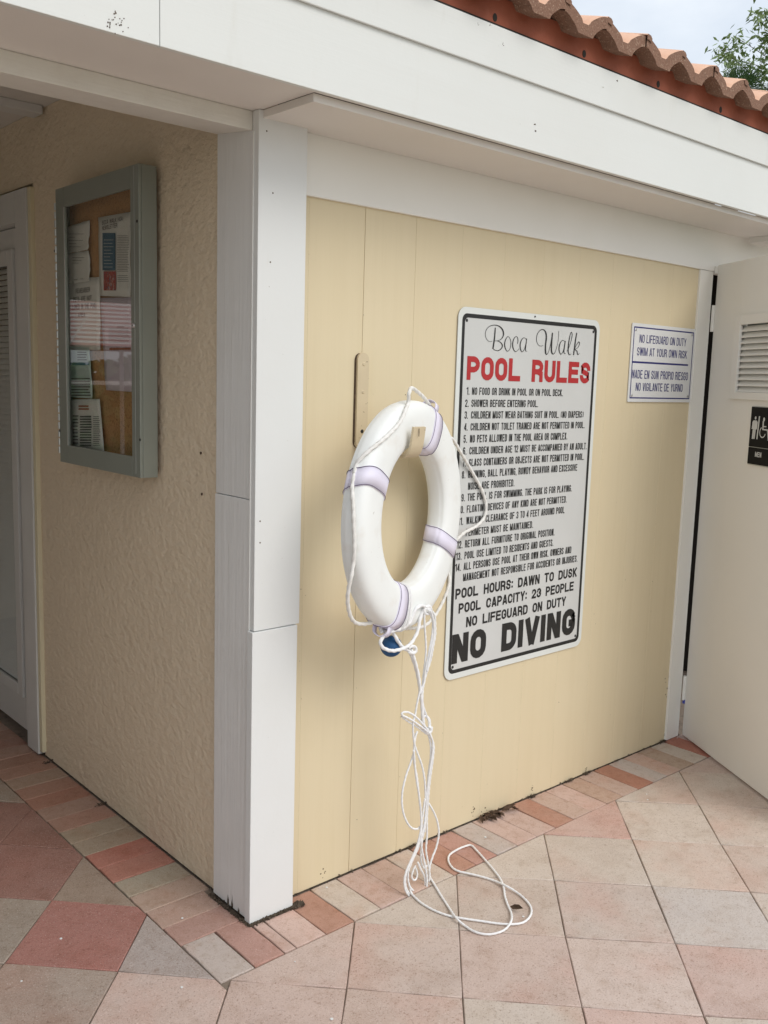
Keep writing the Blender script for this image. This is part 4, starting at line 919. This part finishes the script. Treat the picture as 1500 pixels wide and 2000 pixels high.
# ================================================================ SMALL DEBRIS
def debris(name,label,c,n,size,spread,m,seed,cat='leaves',elong=1.8,kind=None):
    rr=random.Random(seed); bm=bmesh.new()
    for i in range(n):
        p=Vector((c[0]+rr.gauss(0,spread[0]),c[1]+rr.gauss(0,spread[1]),0)); a=rr.uniform(0,2*pi); s=size*rr.uniform(.5,1.3); z=.004+rr.uniform(0,.5)*size
        M_=Matrix.Translation((p.x,p.y,z))@Matrix.Rotation(a,4,'Z')@Matrix.Rotation(rr.uniform(-.7,.7),4,'X')@Matrix.Rotation(rr.uniform(-.4,.4),4,'Y')
        pts=[(-elong*.5,0,0),(-.2*elong,.28,.1),(.15*elong,.30,.12),(.5*elong,0,0),(.15*elong,-.28,.12),(-.2*elong,-.3,.1)]
        v=[bm.verts.new(M_@(Vector(q)*s)) for q in pts]; m0=bm.verts.new(M_@(Vector((0,0,-.06))*s))
        for k in range(6): bm.faces.new((v[k],v[(k+1)%6],m0))
    o=link(name,bm,m); tag(o,label,cat,kind=kind); md=o.modifiers.new('t','SOLIDIFY'); md.thickness=.0008; return o
debris('dead_leaves','clump of curled dark brown dead leaves at the foot of the yellow wall',(1.045,.018),24,.024,(.055,.007),m_leaf,3)
debris('fallen_leaf','single small brown leaf lying inside the rope loop',(.643,-.431),1,.022,(.0,.0),m_leaf,5,'leaf')
rr=random.Random(11); bm=bmesh.new()
def crumb(x,y,s,zz=0):
    v=[bm.verts.new((x+rr.uniform(-s,s),y+rr.uniform(-s,s),zz+rr.uniform(0,s*1.3))) for _ in range(4)]
    for q in ((0,1,2),(0,2,3),(0,3,1),(1,3,2)): bm.faces.new([v[i] for i in q])
for i in range(900): crumb(rr.uniform(-.012,.150),-.008+rr.gauss(0,.0032),rr.uniform(.002,.0065))
for i in range(160): crumb(rr.uniform(.150,.175),rr.gauss(-.008,.006),rr.uniform(.004,.008))
for i in range(500): crumb(-.010+rr.gauss(0,.0028),rr.uniform(-.012,.205),rr.uniform(.002,.006))
for i in range(800): crumb(rr.uniform(.15,2.3),.0425+rr.gauss(0,.0018),rr.uniform(.0015,.0045) if rr.random()<.93 else .008)
for i in range(500): crumb(.0095+rr.gauss(0,.002),rr.uniform(.2,1.5),rr.uniform(.0015,.004))
for cxx,cyy in ((1.28,.036),(1.62,.036),(2.17,.036),(.66,.036),(1.5,.036),(-.004,1.42),(-.004,.95)):
    for i in range(40): crumb(cxx+rr.gauss(0,.012),cyy+rr.gauss(0,.003),rr.uniform(.003,.007),rr.uniform(0,.006))
tag(link('soil_crumbs',bm,m_dirt),'dark soil crumbs gathered along the foot of the walls','soil',kind='stuff')
# white specks (bird lime / paint) on the paving, and small marks on the trim
bm=bmesh.new()
for px,py in ((356,1793),(119,1833),(355,1928),(42,1916),(638,1733),(948,1635),(1263,1551),(1265,1562),(576,1878),(648,1990),(1022,1790),(1323,1441)):
    q=at(px,py,2,.0016); cyl(bm,(q.x,q.y,.0010),(0,0,1),rr.uniform(.002,.0045),.0012,8)
tag(link('paint_specks',bm,m_white),'tiny white paint specks dotted on the pavers','speck',kind='stuff')
bm=bmesh.new()
for px,py,s in ((1045,243,.004),(1046,256,.0035),(1206,158,.0035),(934,48,.002),(958,49,.002),(983,87,.002),(226,44,.004)):
    yy=-.2365 if (py>170 or px<400) else -.2625
    q=at(px,py,1,yy)
    for j in range(5 if px!=226 else 26): 
        g=.002 if px!=226 else .012
        cyl(bm,(q.x+rr.gauss(0,g),yy+.0004,q.z+rr.gauss(0,g)),(0,-1,0),s*rr.uniform(.2,.5) if px!=226 else rr.uniform(.0007,.0017),.0008,6)
for px,py in ((521,256),(533,377),(528,512),(508,1018),(508,1060)):
    q=at(px,py,1,-.0001); cyl(bm,(q.x,.0002,q.z),(0,-1,0),.0022,.0006,8)
for px,py in ((393,885),(395,965)):
    q=at(px,py,0,.012); cyl(bm,(.0125,q.y,q.z),(-1,0,0),.004,.003,8)
o=link('nail_marks',bm,m_rust_shade,house); tag(o,kind='stuff')

bm=bmesh.new()
for i in range(34):
    x=rr.choice([.19,.20,.39,.40,.59,.80,1.0,1.2,1.4,1.6,1.8,2.0])+rr.gauss(0,.02); z=rr.uniform(.08,1.98); cyl(bm,(x,YW+.0002,z),(0,-1,0),rr.uniform(.0006,.0016),.0006,7)
for x,z,n,sp in ((.965,.040,9,.007),(1.285,.03,8,.006),(1.62,.02,6,.006),(1.02,.012,14,.02),(2.186,.03,10,.004),(2.184,.25,12,.03),(.30,.03,5,.01)):
    for k in range(n):
        xx=x+rr.gauss(0,sp*.5); zz=max(.003,z+rr.gauss(0,sp)); w_=rr.uniform(.0008,.0025); h_=rr.uniform(.001,.005)
        bx(bm,xx-w_,xx+w_,YW-.0006,YW+.0004,zz,zz+h_)
o=link('wall_specks',bm,m_rust_shade,house); tag(o,kind='stuff')
bm=bmesh.new()
def chip(axis,u,h,w):   # ragged flake of lost paint low on the corner boards
    n=7; P=[(u-w/2,.001)]+[(u-w/2+w*k/n,h*(.35+.65*rr.random())*(1-.6*abs(k/n-.5))) for k in range(n+1)]+[(u+w/2,.001)]
    V=[bm.verts.new((p,-.0044,z) if axis==0 else (-.0009,p,z)) for p,z in P]; bm.faces.new(V)
for k in range(15): chip(0,rr.uniform(-.004,.14),rr.uniform(.004,.013),rr.uniform(.008,.02))
for k in range(16): chip(1,rr.uniform(.0,.19),rr.uniform(.004,.014),rr.uniform(.008,.022))
for u,h in ((.118,.045),(.096,.052),(.062,.028)): chip(1,u,h,.009)
o=link('paint_chips',bm,m_dirt,house); tag(o,kind='stuff')
# ================================================================ BEYOND THE ROOF
def tree(base,crown,R_,name,label,nleaf,seed):
    rr=random.Random(seed); root=thing(name,label,'tree',base)
    bm=bmesh.new(); cv=Vector(crown); b=Vector(base)
    tube(bm,catmull([b,b.lerp(cv,.35)+Vector((.15,.1,0)),b.lerp(cv,.7)+Vector((-.1,0,0)),cv],8),.13,8,taper=lambda t:1-.6*t)
    tips=[]
    for i in range(95):
        a=rr.uniform(0,2*pi); el=rr.uniform(-.5,1.1); rd=R_*rr.uniform(.6,1.05)
        st=b.lerp(cv,rr.uniform(.6,1)); e=cv+Vector((math.cos(a)*math.cos(el)*rd,math.sin(a)*math.cos(el)*rd,math.sin(el)*rd*.9)); md=(st+e)/2+Vector((0,0,.3*R_*.5))
        e2=e+Vector((0,0,-.25*rr.random())); P=catmull([st,md,e,e2],5); tube(bm,P,.016,5,taper=lambda t:1-.85*t); tips.append(P)
    link('trunk',bm,m_bark,root)
    bm=bmesh.new()
    for i in range(nleaf):
        P=rr.choice(tips); p=P[rr.randrange(len(P)//3,len(P))]+Vector((rr.gauss(0,.075),rr.gauss(0,.075),rr.gauss(-.04,.08)))
        dirv=Vector((rr.gauss(0,1),rr.gauss(0,1),rr.gauss(-.5,.5))).normalized(); sd_=dirv.cross(Vector((rr.gauss(0,1),rr.gauss(0,1),rr.gauss(0,1)))).normalized(); l=rr.uniform(.07,.14); w_=l*.16
        v=[bm.verts.new(p),bm.verts.new(p+dirv*l*.45+sd_*w_),bm.verts.new(p+dirv*l),bm.verts.new(p+dirv*l*.45-sd_*w_)]; bm.faces.new(v)
    link('crown',bm,m_green,root); return root
_tc=at(1700,95,0,12.2); tree((_tc.x-.2,_tc.y+.1,-.09),tuple(_tc),1.75,'leafy_tree','feathery light green tree rising beyond the tiled roof',15000,21)
def palm(base,top,name,label,seed):
    rr=random.Random(seed); root=thing(name,label,'palm',base); b=Vector(base); t=Vector(top); bm=bmesh.new()
    tube(bm,catmull([b,b.lerp(t,.5)+Vector((.1,.05,0)),t],8),.11,8); link('trunk',bm,m_bark,root)
    for i in range(16):
        bm=bmesh.new(); a=rr.uniform(0,2*pi); el=rr.uniform(-.2,1.3); d=Vector((math.cos(a)*math.cos(el),math.sin(a)*math.cos(el),math.sin(el))); st=t+d*.27; tube(bm,[t,t+d*.12,st],.012,5)
        side=d.cross(Vector((0,0,1))); side=side.normalized() if side.length>.1 else Vector((1,0,0)); up=side.cross(d)
        for k in range(19):
            f=(k-9)/9*1.5; dv=(d*math.cos(f)+side*math.sin(f)+up*.1).normalized(); L_=.36*(1-.25*abs(f)/1.5); w_=dv.cross(up).normalized()*.007
            tip=st+dv*L_+Vector((0,0,-.06*rr.random())); mid=st+dv*L_*.5; bm.faces.new([bm.verts.new(st),bm.verts.new(mid+w_),bm.verts.new(tip),bm.verts.new(mid-w_)])
        link('frond',bm,m_palm,root)
pc_=at(1440,212,0,10.4)
palm((pc_.x,pc_.y,-.09),(pc_.x,pc_.y,pc_.z),'fan_palm','dark green fan palm whose spiky fronds show over the roof edge',4)

# ================================================================ BEYOND THE PASSAGE (seen in the cabinet glass)
um=thing('patio_umbrella','rose and white striped patio umbrella standing beyond the passage','umbrella',(-3.25,7.2,-.05))
bm=bmesh.new(); cyl(bm,(-3.25,7.2,-.05),(0,0,1),.022,2.65,12); link('pole',bm,m_blind,um)
bm=bmesh.new(); ap=Vector((-3.25,7.2,2.62)); ns=8; nr_=44
for k in range(ns):
    a0,a1=2*pi*k/ns,2*pi*(k+1)/ns; prev=None
    for j in range(nr_+1):
        t=j/nr_; r_=1.35*t; z=-.86*t**1.1; A=ap+Vector((math.cos(a0)*r_,math.sin(a0)*r_,z)); B=ap+Vector((math.cos(a1)*r_,math.sin(a1)*r_,z)); cur=(bm.verts.new(A),bm.verts.new(B))
        if prev and j>1: bm.faces.new((prev[0],prev[1],cur[1],cur[0])).material_index=j%2
        elif prev: bm.faces.new((prev[0],cur[1],cur[0])).material_index=1
        prev=cur
link('canopy',bm,[m_umbA,m_umbB],um)
for k in range(ns):
    a0=2*pi*k/ns; bm=bmesh.new(); tube(bm,[ap+Vector((0,0,.01)),ap+Vector((math.cos(a0)*1.36,math.sin(a0)*1.36,-.85))],.008,6); link('rib',bm,m_umbB,um)
bm=bmesh.new(); cyl(bm,(-3.25,7.2,-.09),(0,0,1),.25,.06,20); link('base',bm,m_blk,um)
fe=thing('white_rail_fence','low white two rail fence beyond the passage','fence',(-3,9,-.09))
for i in range(6):
    x=(-8,-6.5,-5,-.4,.8,2)[i]; bm=bmesh.new(); bx(bm,x-.04,x+.04,8.96,9.04,-.09,1.45,.004); link('post',bm,m_umbB,fe)
for z in (1.36,):
    bm=bmesh.new(); bx(bm,-8,2.04,8.975,8.955,z,z+.05); link('rail',bm,m_umbB,fe)
hd=thing('clipped_hedge','dense dark green hedge behind the white rail fence','hedge',(-3,10.2,-.09))
rr=random.Random(5); bm=bmesh.new()
for i in range(9000):
    x=rr.uniform(-10,4); z=rr.uniform(0,1.75+.12*math.sin(x*2)); y=10+rr.uniform(0,.6)
    p=Vector((x,y,z-.05)); d=Vector((rr.gauss(0,1),rr.gauss(0,1),rr.gauss(0,1))).normalized()*.09; e=d.orthogonal()*.6
    bm.faces.new([bm.verts.new(p-d),bm.verts.new(p+e),bm.verts.new(p+d),bm.verts.new(p-e)])
link('foliage',bm,m_palm,hd)
bm=bmesh.new(); bx(bm,-10,4,10.25,10.45,-.09,1.5); link('inner_stems',bm,m_bark,hd)
print('pavers',nind)
